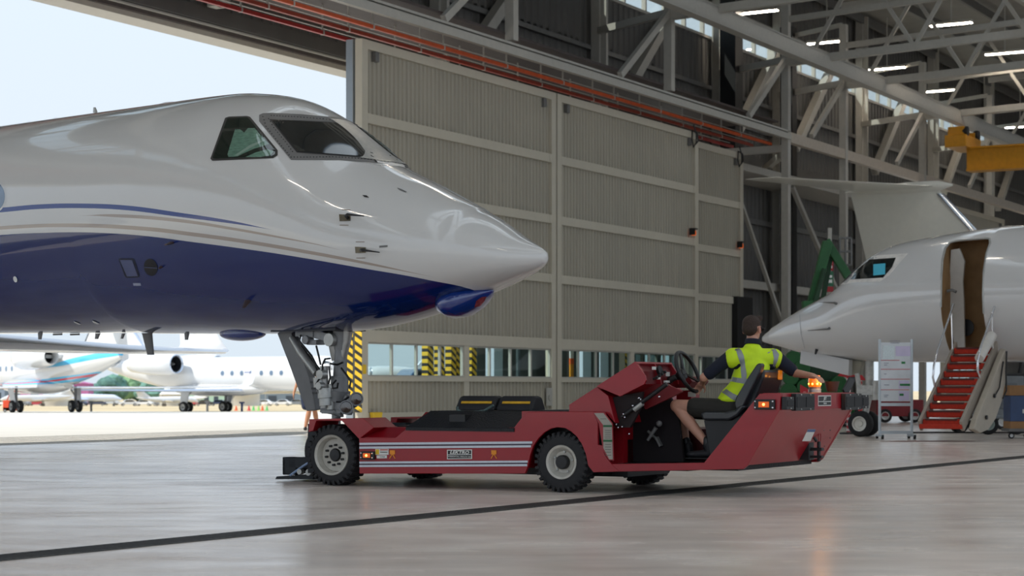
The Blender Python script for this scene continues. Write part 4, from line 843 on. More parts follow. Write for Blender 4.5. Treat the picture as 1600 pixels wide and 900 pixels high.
for x in (613.5,772):
    side([(x-4,703.5),(x+4,703.5),(x+4,710),(x-4,710)],'tripod_decal',OR); side([(x-1.5,710),(x+.2,710),(x-3.6,716.5),(x-5,716.5)],'tripod_decal',OR); side([(x+1.5,710),(x-.2,710),(x+3.6,716.5),(x+5,716.5)],'tripod_decal',OR)
s1=side([(587,701.6),(607.5,701.4),(607.5,710.4),(587,710.8)],'warning_decal',DEC); side([(587.5,702.2),(593,702.2),(593,710),(587.5,710)],'decal_symbol',YEL,-.007,.001,par=s1); side([(594.5,702.2),(606.5,702),(606.5,703.6),(594.5,703.8)],'decal_header',RDC,-.007,.001,par=s1)
stext('WARNING',600.5,706.6,.018,DBL,-.009,par=s1)
s2=side([(589,711.6),(605,711.4),(605,716),(589,716.2)],'warning_decal',DEC); stext('CAUTION',598,713.8,.014,DBL,-.008,par=s2)
def marker(xa,xb,ya,yb,par=tug):
    a=t(xa,ya); b=t(xb,yb); m=MB().box(a.x,b.x,-.035,0,b.z,a.z).obj('side_marker',BLACK,par,bevel=.006)
    w=(b.x-a.x); h=a.z-b.z
    MB().box(a.x+w*.25,b.x-w*.25,-.045,-.03,b.z+h*.22,a.z-h*.22).obj('marker_lens',mat('marker_lens','#c05a1a',.3,emit='#ff6a10',es=0.25),m); MB().ell(((a.x+b.x)/2,-.045,(a.z+b.z)/2),.012).obj('marker_bulb',mat('marker_bulb','#ffb060',.3,emit='#ff9a40',es=7),m)
    q=MB()
    for x in (a.x+.015,b.x-.015):
        for z in (a.z-.018,b.z+.018): q.ell((x,-.038,z),.009,seg=8,ring=6)
    q.obj('screws',CHROME,m)
marker(565.5,587,705,718); marker(1180,1212,624,640)
# wheels
def tugwheel(px,py,r,w,rimf,style,v0,face=-1,uz=None):
    p=t(px,py,0) if uz is None else Vector(uz); c=Vector((p.x,v0,r)); R=r; ax=(0,1,0)
    m=MB().lathe([(R*rimf,-w*.40),(R*(rimf+.04),-w*.47),(R*.80,-w*.5),(R*.90,-w*.45),(R*.955,-w*.34),(R*.965,0),(R*.955,w*.34),(R*.90,w*.45),(R*.80,w*.5),(R*(rimf+.04),w*.47),(R*rimf,w*.40)],c,ax,48,cap=False)
    n=30
    for i in range(n):
        for sgn,ph in ((-1,0),(1,.5)):
            a=2*math.pi*(i+ph)/n; rad=Vector((math.cos(a),0,math.sin(a))); tan=Vector((-math.sin(a),0,math.cos(a))); M3=Matrix((tan,Vector((0,1,0)),rad)).transposed()
            m.cbox(c+rad*(R*.955)+Vector((0,sgn*w*.25,0)),(R*.10,w*.46,R*.09),M3); m.cbox(c+rad*(R*.90)+Vector((0,sgn*w*.47,0)),(R*.09,w*.07,R*.12),M3)
    ty=m.obj('tyre',RUB,tug,smooth=35)
    f=face; RM=mat('rim_paint','#b9b5ab',.45,.15,var=.1,scale=20)
    if style=='deep': pr=[(R*.001,f*w*.16),(R*.52*rimf/.62,f*w*.16),(R*(rimf-.10),f*w*.10),(R*(rimf-.05),f*w*.44),(R*(rimf+.02),f*w*.50),(R*(rimf+.03),f*w*.46),(R*rimf,f*w*.38),(R*(rimf-.02),-f*w*.4),(R*.3,-f*w*.4)]
    else: pr=[(R*.001,f*w*.28),(R*.20,f*w*.28),(R*.24,f*w*.20),(R*.36,f*w*.22),(R*(rimf-.10),f*w*.36),(R*(rimf-.05),f*w*.46),(R*(rimf+.02),f*w*.50),(R*(rimf+.03),f*w*.46),(R*rimf,f*w*.38),(R*(rimf-.02),-f*w*.4),(R*.3,-f*w*.4)]
    MB().lathe(pr,c,ax,40,cap=False).obj('wheel_rim',RM,ty,smooth=30)
    h=MB(); hr=.22 if style=='deep' else .235; hd=.2 if style=='deep' else .42
    h.lathe([(R*hr,f*w*.1),(R*hr,f*w*(hd)),(R*hr*.85,f*w*(hd+.06)),(.001,f*w*(hd+.08))],c,ax,24); h.obj('hub_cap',BLACK,ty,smooth=40)
    k,rr=(10,.33) if style=='deep' else (5,.34)
    for i in range(k):
        q=MB(); a=2*math.pi*i/k+.2; q.lathe([(R*.042,f*w*.1),(R*.042,f*w*.30),(.001,f*w*.31)],c+Vector((math.cos(a),0,math.sin(a)))*R*rr,ax,6)
        q.obj('wheel_nut',BLACK if style=='deep' else LGREY,ty)
tugwheel(517,713,.312,.25,.64,'deep',.125); tugwheel(876,722.8,.29,.21,.54,'hub',.11)
ru,fu=t(517,713).x,t(876,722.8).x
tugwheel(0,0,.312,.25,.64,'deep',WV-.125,1,(ru,0,0)); tugwheel(0,0,.29,.21,.54,'hub',WV-.11,1,(fu,0,0))
m=MB(); m.tube((fu,.2,.29),(fu,WV-.2,.29),.06); m.box(fu-.3,fu+.3,.3,1.6,.16,.3); m.obj('front_axle',BLACK,tug)
m=MB(); m.box(fu-.42,fu+.42,.24,.27,.3,.76); m.obj('wheel_well',BLACK,tug)
# cradle gear at the lifting end
CRM=mat('cradle_steel','#24272b',.5,.4,var=.15); c0=t(429,740,.55)
m=MB(); a=t(430,740,.5); b=t(489,740,.5); m.hexa([(a.x,.5,.02),(b.x,.5,.03),(b.x,1.45,.03),(a.x,1.45,.02),(a.x+.02,.5,.05),(b.x,.5,.09),(b.x,1.45,.09),(a.x+.02,1.45,.05)]); m.obj('cradle_ramp',CRM,tug)
m=MB(); a=t(441,735,.5); b=t(462,735,.5); m.box(a.x,b.x,.5,.62,.07,.26); m.box(a.x,b.x,1.33,1.45,.07,.26); m.box(t(441,735,.5).x,t(446,735,.5).x,.5,1.45,.07,.25); m.box(b.x-.1,t(490,735,.5).x+.2,.5,.6,.14,.26); m.box(b.x-.1,t(490,735,.5).x+.2,1.35,1.45,.14,.26); m.obj('cradle_gate',CRM,tug,bevel=.01)
m=MB(); m.path([t(453,743,.45),t(474,728,.45),t(484,722,.45)],.012,6); m.obj('cradle_cable',mat('cable_blue','#8fa6c8',.4),tug,smooth=50)
m=MB(); m.lathe([(.03,-.03),(.03,.03)],t(470,737,.46),(0,1,0),14); m.lathe([(.035,-.03),(.035,.03)],t(484,738,.46),(0,1,0),14); m.obj('cradle_pins',LGREY,tug,smooth=40)
m=MB(); m.box(-.65,-.05,.42,.56,.1,.62); m.box(-.65,-.05,WV-.56,WV-.42,.1,.62); m.box(-.15,.5,.45,1.5,.25,.58); m.obj('cradle_frame',CRM,tug)
# hood, dashboard, steering
hd=xz([(889,643.5),(889,632.5),(932,604.5),(950,618.5),(961,661),(945,643.5)],.05)
m=MB().prism(hd,.05,WV-.05); m.obj('hood',RED,tug,bevel=.004)
p=[t(x,y,.05) for x,y in ((889,632.5),(932,604.5),(950,618.5),(889,643.5),(945,643.5))]
ds=xz([(933,604),(993,565),(1003,580),(1006,600),(985,612),(969,617)],.06)
m=MB(); m.prism(ds,.07,.10); m.prism(xz([(933,604),(993,565),(996,568),(938,608)],.06),.07,.85); m.prism(xz([(940,606),(1000,603),(1006,600),(985,612),(969,617)],.06),.07,.85); m.prism(ds,.82,.85); m.prism(ds,.44,.46); m.obj('dashboard',RED,tug,bevel=.003)
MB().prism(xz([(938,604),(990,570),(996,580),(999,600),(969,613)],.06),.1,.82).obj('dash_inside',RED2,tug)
cv=xz([(932.5,603.7),(993,564.8),(1009,588),(1010,594),(1007,600.5),(969.5,619.5)],0.03); MB().prism(cv,.02,.045).obj('dash_side_plate',RED,tug,bevel=.003)
d0=t(1003,585,.3)
m=MB()
for x,y,v,a,b in ((1003,575,.2,.05,.03),(1006,590,.25,.06,.03),(1004,596,.5,.16,.02),(1000,584,.55,.05,.04)): m.cbox(t(x,y,.06)+Vector((.03,v,0)),(.02,a,b))
m.obj('dash_labels',DEC,tug)
m=MB()
for i in range(4): m.lathe([(.012,0),(.014,.05),(.001,.055)],t(1006,592-i*3,.06)+Vector((.02,.16+i*.06,0)),(1,0,.3),10)
m.lathe([(.045,0),(.05,.03),(.001,.035)],t(1004,580,.06)+Vector((.02,.3,0)),(1,0,.3),18); m.obj('dash_switches',BLACK,tug,smooth=40)
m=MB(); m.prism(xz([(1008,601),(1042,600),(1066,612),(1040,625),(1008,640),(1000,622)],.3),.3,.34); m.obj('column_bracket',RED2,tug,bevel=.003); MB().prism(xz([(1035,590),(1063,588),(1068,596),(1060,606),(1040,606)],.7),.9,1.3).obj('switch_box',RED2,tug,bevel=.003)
m=MB(); m.prism(xz([(950,619),(975,617),(1030,606),(1050,640),(1060,722),(962,722)],.5),.62,.66); m.obj('cavity_dark',mat('cavity_shade','#10060a',.85,var=.2),tug)  # near-black panel standing in for the shaded cavity under the dash
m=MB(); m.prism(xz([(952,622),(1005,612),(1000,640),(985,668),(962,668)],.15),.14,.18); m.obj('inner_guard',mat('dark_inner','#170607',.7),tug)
m=MB(); m.tube(t(972,651,.12),t(1042,600,.12),.022); m.obj('gas_strut',BLACK,tug,smooth=40); MB().tube(t(991,640,.12),t(1004,630,.12),.026).obj('strut_sleeve',LGREY,tug,smooth=40)
m=MB()
for x,y in ((974,647),(976,652),(989,634),(998,622),(1001,624),(966,668),(972,667),(983,678),(1030,620),(963,663)): m.ell(t(x,y,.1),.011,seg=8,ring=6)
m.obj('bolts',CHROME,tug)
fl0,fl1=t(957,724).x,t(1190,724).x
m=MB(); m.box(fl0,t(1150,724).x,.04,WV-.04,.245,.285); m.obj('cab_floor',TREAD,tug)
m=MB(); m.box(t(1000,700,.9).x,t(1150,700,.9).x,1.05,1.9,.285,.60); m.obj('centre_console',mat('console_red','#4e0a10',.5,var=.1),tug,bevel=.01)
m=MB(); a=t(1030,690,.6); m.cbox(a+Vector((0,0,.0)),(.02,.07,.10),Matrix.Rotation(-.5,3,'Y')); m.tube(a+Vector((-.12,0,.1)),a,.015); m.obj('pedal',DSTEEL,tug); m=MB(); m.cbox(a+Vector((.0,.22,0)),(.02,.06,.10),Matrix.Rotation(-.5,3,'Y')); m.obj('pedal',DSTEEL,tug); m=MB(); m.tube(t(1025,668,.5),t(1012,688,.5),.02,.015); m.ell(t(1030,662,.5),(.03,.03,.03)); m.obj('shift_lever',DSTEEL,tug,smooth=30)
m=MB(); m.box(t(1192,616).x-.02,t(1220,614).x,.04,WV-.04,t(1218,641).z,t(1220,614).z); m.obj('light_bar',RED,tug,bevel=.004)
pw=xz([(1196,641),(1217,641),(1167,727),(1150,727)]); MB().prism(pw,.04,WV-.04).obj('front_plate',RED,tug)
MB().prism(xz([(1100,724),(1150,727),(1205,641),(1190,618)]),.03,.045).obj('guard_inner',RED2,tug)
def ep(px,py,u):
    k=(px-800)/F; v=(k*(T.o[1]+u*T.u[1])-T.o[0]-u*T.u[0])/(T.v[0]-k*T.v[1]); Z=T.o[1]+u*T.u[1]+v*T.v[1]; return Vector((u,v,EYE+(HY-py)/F*Z))
ue=t(1220,620).x
LH=mat('lamp_black','#0b0b0d',.6,coat=0,var=.3,scale=30)
def lampbox(xa,xb,ya,yb,n,name='work_lamp'):
    a=ep(xa,ya,ue); b=ep(xb,yb,ue); o=MB().box(ue,ue+.05,a.y,b.y,b.z,a.z).obj(name,BLACK,tug,bevel=.006); w=(b.y-a.y)/n
    for i in range(n):
        q=MB(); q.box(ue+.045,ue+.056,a.y+w*i+.012,a.y+w*(i+1)-.012,b.z+.03,a.z-.03); q.obj('lamp_lens',LH,o,bevel=.004); q=MB()
        for z in (a.z-.012,b.z+.012): q.ell((ue+.054,a.y+w*(i+.5),z),.008,seg=8,ring=6)
        q.obj('lamp_screws',LGREY,o)
lampbox(1221,1233,620,640,1); lampbox(1236,1265,615,641,2); lampbox(1314,1339,615,640,2); lampbox(1340,1350,617,638,1)
a=ep(1278,618,ue); b=ep(1298,634,ue); o=MB().box(ue,ue+.004,a.y,b.y,b.z,a.z).obj('front_plate_decal',DEC,tug); MB().box(ue+.004,ue+.0055,a.y+.008,b.y-.008,b.z+.045,a.z-.008).obj('decal_field',DBL,o); MB().box(ue+.004,ue+.0055,a.y+.008,b.y-.008,b.z+.008,b.z+.038).obj('decal_field',DBL,o)
RE=Matrix.Rotation(math.pi/2,4,'Z')@RX; cxy=(a+b)/2
text('JET',.04,'lettering',DEC,o,Matrix.Translation((ue+.007,cxy.y,a.z-.03))@RE,.0006,.001,.2,wid=1.3); text('SERIES 88',.02,'lettering',DEC,o,Matrix.Translation((ue+.007,cxy.y,b.z+.023))@RE,.0006)
# hitch
uh=t(1185,700).x+.05
def sl(px,py): # point on the sloping front plate
    best=None
    pa,pb=t(1217,641),t(1167,727)
    for i in range(101):
        u=pb.x+(pa.x-pb.x)*i/100; q=ep(px,py,u); zz=pb.z+(pa.z-pb.z)*i/100; e_=abs(q.z-zz)
        if best is None or e_<best[0]: best=(e_,q)
    return best[1]
h=sl(1262,704); m=MB(); m.box(h.x-.12,h.x+.05,h.y-.09,h.y+.04,h.z-.09,h.z+.09); m.box(h.x+.04,h.x+.16,h.y-.05,h.y+.02,h.z+.0,h.z+.03); m.box(h.x+.04,h.x+.16,h.y-.05,h.y+.02,h.z-.07,h.z-.045); m.tube((h.x+.12,h.y-.015,h.z-.1),(h.x+.12,h.y-.015,h.z+.09),.018); m.path([(h.x+.0,h.y-.05,h.z+.10),(h.x+.07,h.y-.04,h.z+.14),(h.x+.1,h.y-.02,h.z+.09)],.018,6); hk=m.obj('tow_hitch',BLACK,tug,bevel=.006)
m=MB(); cc=Vector((h.x+.1,h.y+.06,h.z+.13)); m.path([cc+Vector((0,.03*math.cos(q),.055*math.sin(q))) for q in [2*math.pi*i/16 for i in range(17)]],.005,6); m.obj('lanyard',RED,hk,smooth=60)
q=[sl(*p) for p in ((1262,670.5),(1274,670.5),(1266,689),(1253,689))]; nrm=(q[1]-q[0]).cross(q[2]-q[0]).normalized(); nrm=nrm if nrm.x>0 else -nrm
MB().hexa([p+nrm*.001 for p in q]+[p+nrm*.004 for p in q]).obj('slope_sticker',DEC,tug); q2=[q[0],q[1],q[1].lerp(q[2],.22),q[0].lerp(q[3],.22)]; MB().hexa([p+nrm*.004 for p in q2]+[p+nrm*.0055 for p in q2]).obj('sticker_header',mat('sticker_blue','#46618f',.5),tug)
m=MB()
for x,y in ((1287,672),(1297,672),(1297,684),(1305,684),(1288,697),(1296,697),(1321,662)): p=sl(x,y); m.ell(p+nrm*.0,.008,seg=8,ring=6)
m.obj('plate_bolts',DSTEEL,tug)
# long instruction label by the step
lb=[t(x,y,-.0) for x,y in ((927.5,644),(944.4,644),(957.8,661.8),(959.6,719.6),(951.5,719),(942.7,704),(941.5,696),(936,662))]
MB().prism([(p.x,p.z) for p in lb],-.006,-.001).obj('label_backing',RED,tug); l2=xz([(929,645.5),(943.5,645.5),(956.5,662.5),(958,717.8),(952.5,717.5),(943.5,700),(943,664)])
lo=MB().prism(l2,-.009,-.006).obj('instruction_label',mat('label_paper','#9c978c',.5,var=.1,scale=60,stretch=(1,1,12)),tug)
for y in (665.5,688.5): side([(943.3,y-1.4),(957.3,y-1.4),(957.4,y+1.8),(943.3,y+1.8)],'label_band',GRN,-.010,.001,par=lo)
for y in (654,672,675,678,681,684,694,698,702,706,711): side([(946 if y>660 else 939,y),(955.5 if y>660 else 948,y),(955.5 if y>660 else 948,y+.8),(946 if y>660 else 939,y+.8)],'label_line',mat('label_ink','#5a564f',.6),-.010,.0008,par=lo)
# beacon
bc=ep(1273,613,ue-.12); BCG=mat('beacon_glass','#e07a10',.2,emit='#ff7a14',es=.5,coat=.5)
o=MB().lathe([(.062,0),(.062,.03),(.055,.035),(.06,.05)],bc,(0,0,1),24).obj('beacon_base',LGREY,tug,smooth=40)
MB().lathe([(.055,.05),(.062,.06),(.062,.12),(.05,.16),(.001,.17)],bc,(0,0,1),24).obj('beacon_dome',BCG,o,smooth=40)
m=MB()
for i in range(8): 
    q=2*math.pi*i/8; m.ell(bc+Vector((.055*math.cos(q),.055*math.sin(q),.08)),(.012,.012,.012),seg=8,ring=6)
m.obj('beacon_bulbs',mat('beacon_bulb','#ffd080',.3,emit='#ffa030',es=12),o)
bl_=bpy.data.lights.new('beacon_glow','POINT'); bl_.energy=1.6; bl_.color=(1,.45,.1); bl_.shadow_soft_size=.06; bo_=bpy.data.objects.new('beacon_glow',bl_); COL.objects.link(bo_); bo_.parent=tug; bo_.location=bc+Vector((.08,-.03,.12))
m=MB(); a=ep(1300,612,ue-.1); m.lathe([(.05,0),(.075,.1),(.07,.1)],a,(0,0,1),18); m.obj('cup_holder',mat('rust_brown','#4b2a1f',.6),tug,smooth=40)
m=MB(); 
for dx in (0,.05,.1): a=ep(1318,612,ue-.1)+Vector((0,dx,0)); m.beam(a,a+Vector((.02,.14,.13)),.02,.05)
m.obj('rubber_flaps',BLACK,tug,bevel=.005)
# steering wheel
sc=t(1074.5,581,.72); nn=Vector((math.cos(.42),0,math.sin(.42))); ux,uy,_=frame_of(nn); r_=.205
m=MB(); pts=[sc+ux*math.cos(q)*r_+uy*math.sin(q)*r_ for q in [2*math.pi*i/40 for i in range(41)]]; m.path(pts,.0195,10); sw=m.obj('steering_wheel',BLACK,tug,smooth=60)
m=MB(); m.lathe([(.001,.01),(.05,.0),(.06,-.04),(.035,-.09)],sc-nn*.03,nn,24)
for q in (.5,2.6,4.7): m.beam(sc-nn*.04,sc+(ux*math.cos(q)+uy*math.sin(q))*r_,.035,.016)
m.obj('wheel_hub',BLACK,sw,smooth=40); m=MB(); m.tube(sc-nn*.1,t(1028,600,.72),.03,.035); m.tube(t(1045,596,.6),t(1056,590,.6),.03,.02); m.ell(t(1036,598,.7),(.05,.05,.045)); m.obj('steering_column',BLACK,tug,smooth=40)
# seat
SEAT=mat('seat_vinyl','#1c2126',.42,var=.15,scale=12,coat=.2); sv0,sv1=.44,1.0
m=MB().prism(xz([(1093,646),(1100,643.5),(1132,644),(1148,640),(1158,630),(1164,636),(1152,650),(1138,657),(1098,657)],sv0),sv0,sv1); m.obj('seat_cushion',SEAT,tug,bevel=.02)
m=MB().prism(xz([(1150,620),(1168,590),(1182,569),(1187,567),(1190,570),(1187,582),(1172,612),(1162,634),(1150,640),(1147,630)],sv0),sv0,sv0+.09); m.obj('seat_bolster',SEAT,tug,bevel=.02)
m=MB().prism(xz([(1152,638),(1163,615),(1176,590),(1184,577),(1190,578),(1188,590),(1178,615),(1170,640)],sv0),sv0+.08,sv1+.02); m.obj('seat_back',SEAT,tug,bevel=.03)
m=MB().prism(xz([(1096,657),(1140,657),(1166,640),(1172,645),(1150,700),(1150,722),(1108,722)],sv0),.50,1.02); m.obj('seat_pedestal',BLACK,tug)
sb=t(1188,588,sv0); m=MB().box(sb.x,sb.x+.02,.86,.95,sb.z-.03,sb.z+.06); m.obj('beacon_reflection',mat('reflection_glow','#b06a10',.3,emit='#ff8a10',es=.25),tug,bevel=.01)  # glowing patch that paints the beacon's orange reflection on the seat back
m=MB(); m.tube(t(1050,680,1.1),t(1046,612,1.1),.02); m.cbox(t(1075,618,1.1),(.16,.2,.1)); m.obj('control_box',RED,tug,bevel=.005); m=MB(); m.cbox(t(1081,616,.99),(.08,.005,.05)); m.obj('box_label',DEC,tug)
# black foam wheel chocks lying on the deck
CH=mat('chock_rubber','#17181b',.7,var=.2,bump=.2); first=None
for i,(xa,xb,lab) in enumerate(((712,770,'black wheel chock with a yellow stripe, left of the pair on the tug deck'),(776,830,'black wheel chock with a yellow stripe, right of the pair on the tug deck'))):
    a=t(xa,645,.42); b=t(xb,645,.42); z=z4+.019; e=empty('wheel_chock',lab,'chock',T.w(a.x,.42,z),AT,'wheel chocks on the tug deck'); l=b.x-a.x; dz=.0
    m=MB(); sec=lambda k:[(-.01,0),(.0,.03),(.075,.135),(.09,.145),(.2,.145),(.215,.135),(.28,.03),(.285,0)]
    R=[[(x,.14+(y-.14)*s_,.0+(zz*s_)) for y,zz in sec(0)] for x,s_ in ((-.01,.86),(.03,1),(l-.03,1),(l+.01,.9))]; m.rings(R).obj('chock_block',CH,e,bevel=.01)
    m=MB(); m.hexa([(.05,.026,.066),(l-.03,.026,.066),(l-.03,.041,.088),(.05,.041,.088),(.05,.018,.070),(l-.03,.018,.070),(l-.03,.033,.092),(.05,.033,.092)]); m.obj('yellow_stripe',mat('chock_yellow','#c99a1c',.6,var=.15,scale=20),e)
    m=MB(); m.prism([(.03,.02),(.11,.11),(.17,.11),(.25,.02)],-.02,-.008,'yz'); m.obj('end_plate',mat('chock_grey','#2d3740',.5),e)
rp_=empty('chock_rope','grey green rope linking the two black chocks on the tug deck','rope',T.w(t(716,648,.36).x,.36,z4+.018),AT)
o0=t(716,648,.36); pts=[t(x,y,.33)-Vector((o0.x,.36,z4)) for x,y in ((715,638),(715,643),(721,646.5),(735,647),(748,646),(757,644.5),(763,641),(771,636))]; m=MB(); m.path(pts,.013,8); m.obj('rope',mat('rope_green','#4e5f5c',.8,var=.3,scale=60),rp_,smooth=60)
# ------------------------------------------------------------ people
SKIN=mat('skin','#c08d76',.5,var=.05,scale=20); SKINL=mat('skin_tan','#b8805f',.5,var=.05); HAIR=mat('hair_brown','#33241c',.8,var=.3,scale=60,bump=.5); NAVYC=mat('navy_shirt','#0d1426',.85,var=.15,scale=20); SHORT=mat('dark_shorts','#26241f',.85,var=.15,scale=20)
HV=mat('hi_vis_yellow','#c6e416',.7,var=.08,scale=8,bump=.3); REF=mat('reflective_tape','#8a8f90',.45,.3,var=.06); SHOE=mat('shoe_black','#16161a',.6,var=.2)
def hand(m,w,d,n,sz=1.0,curl=.5,spread=.0,thumb=1):
    d=Vector(d).normalized(); n=Vector(n); n=(n-d*n.dot(d)).normalized(); x=d.cross(n)*thumb
    pc=w+d*.05*sz
    R3=Matrix((x,d,n)).transposed(); m.ell(pc,(.041*sz,.055*sz,.017*sz),R3,14,10); m.cap(w-d*.01,w+d*.03*sz,.026*sz,.028*sz,10)
    for i,(o,l) in enumerate(((-.030,.95),(-.010,1.05),(.011,1.0),(.030,.8))):
        b=w+d*.092*sz+x*o*sz; q=d; a=0
        for k,(s_,r0,r1) in enumerate(((.038,.0092,.0086),(.026,.0086,.008),(.020,.008,.0066))):
            a+=curl*(.8 if k==0 else 1.0); q=(d*math.cos(a)-n*math.sin(a)); e=b+q*s_*l*sz; m.cap(b,e,r0*sz,r1*sz,8); b=e
    b=w+d*.03*sz-x*.032*sz; q=(d*.7-x*.7-n*.2).normalized(); e=b+q*.04*sz; m.cap(b,e,.0125*sz,.010*sz,8); q=(d*.9-x*.25-n*(.3+curl*.5)).normalized(); m.cap(e,e+q*.032*sz,.010*sz,.008*sz,8)
def head(m,c,f,s=1.0,tilt=0):
    f=Vector(f).normalized(); r=f.cross(Vector((0,0,1))).normalized(); u=r.cross(f).normalized(); R=Matrix((r,f,u)).transposed()
    q=lambda a,b,c_:c+R@(Vector((a,b,c_))*s)
    m.ell(q(0,-.012,.028),Vector((.076,.095,.092))*s,R,20,14); m.ell(q(0,.022,-.045),Vector((.058,.066,.072))*s,R,18,12); m.ell(q(0,.065,-.088),Vector((.026,.022,.02))*s,R,10,8)
    m.cap(q(0,.092,.01),q(0,.112,-.032),.009*s,.014*s,8)
    for k in (-1,1): m.ell(q(.033*k,.075,-.02),Vector((.022,.018,.02))*s,R,10,8); m.ell(q(.028*k,.086,.028),Vector((.026,.01,.008))*s,R,10,6)
    m.ell(q(0,.088,-.058),Vector((.024,.010,.010))*s,R,10,6)
    return R,q
def ears(q,R,s,m):
    for k in (-1,1): m.ell(q(.078*k,-.006,-.01),Vector((.009,.020,.032))*s,R,12,10)
pn=Frame(T.o[0],T.o[1],AT)
seat=t(1140,650,.72); base=Vector((seat.x,.72,.0)); drv=empty('person','person in a yellow hi vis vest and dark shorts driving the red tug','person',T.w(base.x,base.y,.285),AT)
off=Vector((base.x,base.y,.285)); J=lambda x,y,v: t(x,y,v)-off
pel=J(1147,637,.72); mid=J(1163,612,.74); che=J(1175,582,.76); nk=J(1176,545,.77); hc=J(1175,514.5,.80)
shL=J(1143,557,.60); shR=J(1212,558,.92); elL=J(1100,590,.56); wrL=J(1098,598,.70); elR=J(1243,583,1.0); wrR=J(1268,587,.86)
hipL=J(1143,641,.62); hipR=J(1143,641,.84); knL=J(1057,634,.56); knR=J(1062,640,.88); anL=J(1104,693,.55); anR=J(1072,693,.83)
m=MB(); m.ell(pel,(.15,.17,.11)); m.cap(pel,mid,.13,.135,16); m.cap(mid,che,.135,.15,16); m.cap(shL.lerp(che,.2),shR.lerp(che,.2),.085,.085,14); m.cap(che,nk,.11,.06,14); m.cap(nk,J(1175,530,.79),.062,.055,14)
fd=Vector((.08,1,-.02)); R,q=head(m,hc,fd,1.06)
m.cap(shL,elL,.058,.044,12); m.cap(elL,wrL,.043,.028,12); m.cap(shR,elR,.058,.043,12); m.cap(elR,wrR,.042,.028,12)
hand(m,wrL,(J(1091,607,.76)-wrL),Vector((.6,0,.8)),1.0,.8,thumb=-1); hand(m,wrR,Vector((.62,-.35,-.12)),Vector((0,0,1)),1.0,.35)
for h_,k_,a_ in ((hipL,knL,anL),(hipR,knR,anR)):
    m.cap(h_,k_,.09,.062,14); m.ell(k_,(.062,.06,.062)); m.cap(k_,k_.lerp(a_,.35),.056,.060,12); m.cap(k_.lerp(a_,.35),a_,.060,.037,12)
remesh(m,'body',SKIN,drv,.0075,5)
for k in (-1,1): m=MB(); m.ell(q(.08*k,-.006,-.01),Vector((.009,.020,.032))*1.06,R,12,10); m.obj('ear',mat('ear_skin','#b87f6a',.5),drv,smooth=60)
m=MB()
for k in (-1,1): m.ell(q(.033*k,.080,.014),.013,seg=12,ring=8)
m.obj('eyes',WHITE,drv,smooth=60); m=MB()
for k in (-1,1): m.ell(q(.033*k,.092,.014),.006,seg=10,ring=8)
m.obj('pupils',BLACK,drv,smooth=60); m=MB(); m.ell(q(0,.098,-.06),(.022,.004,.004),R); m.obj('mouth',mat('lip','#9a5a50',.5),drv,smooth=60)
m=MB(); m.ell(q(0,-.016,.050),(.084,.100,.082),R,24,14); m.ell(q(0,-.045,.010),(.078,.072,.078),R,20,12); m.cap(q(-.05,.055,.10),q(.05,.055,.10),.028,.028,10); remesh(m,'hair',HAIR,drv,.008,2)
m=MB(); m.path([q(-.09,-.0,.012),q(-.088,.06,.014),q(-.075,.105,.014),q(0,.118,.014),q(.075,.105,.014),q(.088,.06,.014),q(.09,0,.012)],.0035,6)
for k in (-1,1): m.ell(q(.036*k,.112,.006),(.030,.004,.022),R,14,8)
m.obj('glasses',BLACK,drv,smooth=60)
m=MB(); m.ell(pel+Vector((.01,0,.03)),(.15,.178,.10)); m.cap(pel,mid,.14,.145,16); m.cap(mid,che,.145,.158,16); m.cap(shL.lerp(che,.2),shR.lerp(che,.2),.092,.092,14); m.cap(che,nk+Vector((0,0,-.02)),.118,.070,14)
for a,b in ((shL,elL),(shR,elR)): m.cap(a,a.lerp(b,.80),.070,.062,14)
remesh(m,'navy_shirt',NAVYC,drv,.010,4)
# vest: torso only, open armholes
m=MB(); m.ell(pel+Vector((-.0,0,.08)),(.155,.185,.07)); m.cap(pel+Vector((0,0,.06)),mid,.152,.158,18); m.cap(mid,che,.158,.172,18); m.cap(shL.lerp(che,.10),shR.lerp(che,.10),.099,.099,14); m.cap(che,nk+Vector((0,-.01,-.03)),.140,.098,14)
cl=MB().lathe([(.072,-.015),(.078,.0),(.070,.035),(.062,.03),(.066,-.015)],nk+Vector((0,0,.055)),(0,.15,1),24,cap=False).obj('shirt_collar',NAVYC,drv,smooth=50)
vest=remesh(m,'hi_vis_vest',HV,drv,.010,4); dm=Matrix.Translation(T.w(base.x,base.y,.285))@Matrix.Rotation(AT,4,'Z'); SV=Surf(vest,dm)
drape(SV,[(1148,542),(1154,539),(1162,556),(1167,585),(1166,592),(1159,592),(1157,570)],'reflective_band',REF,vest,.004,5)
drape(SV,[(1205,541),(1211,545),(1217,554),(1215,563),(1210,574),(1207,574),(1209,560)],'reflective_band',REF,vest,.004,5)
drape(SV,[(1138,588),(1150,590),(1168,592),(1185,594),(1185,602),(1166,600),(1150,597.5),(1139,595)],'reflective_band',REF,vest,.004,5)
drape(SV,[(1128,613),(1135,608),(1146,615),(1162,622),(1158,630),(1142,623)],'reflective_band',REF,vest,.004,5)
m=MB(); m.ell(pel+Vector((.0,0,-.01)),(.165,.185,.115)); m.cap(hipL,hipL.lerp(knL,.66),.108,.093,16); m.cap(hipR,hipR.lerp(knR,.66),.108,.093,16); remesh(m,'shorts',SHORT,drv,.010,3)
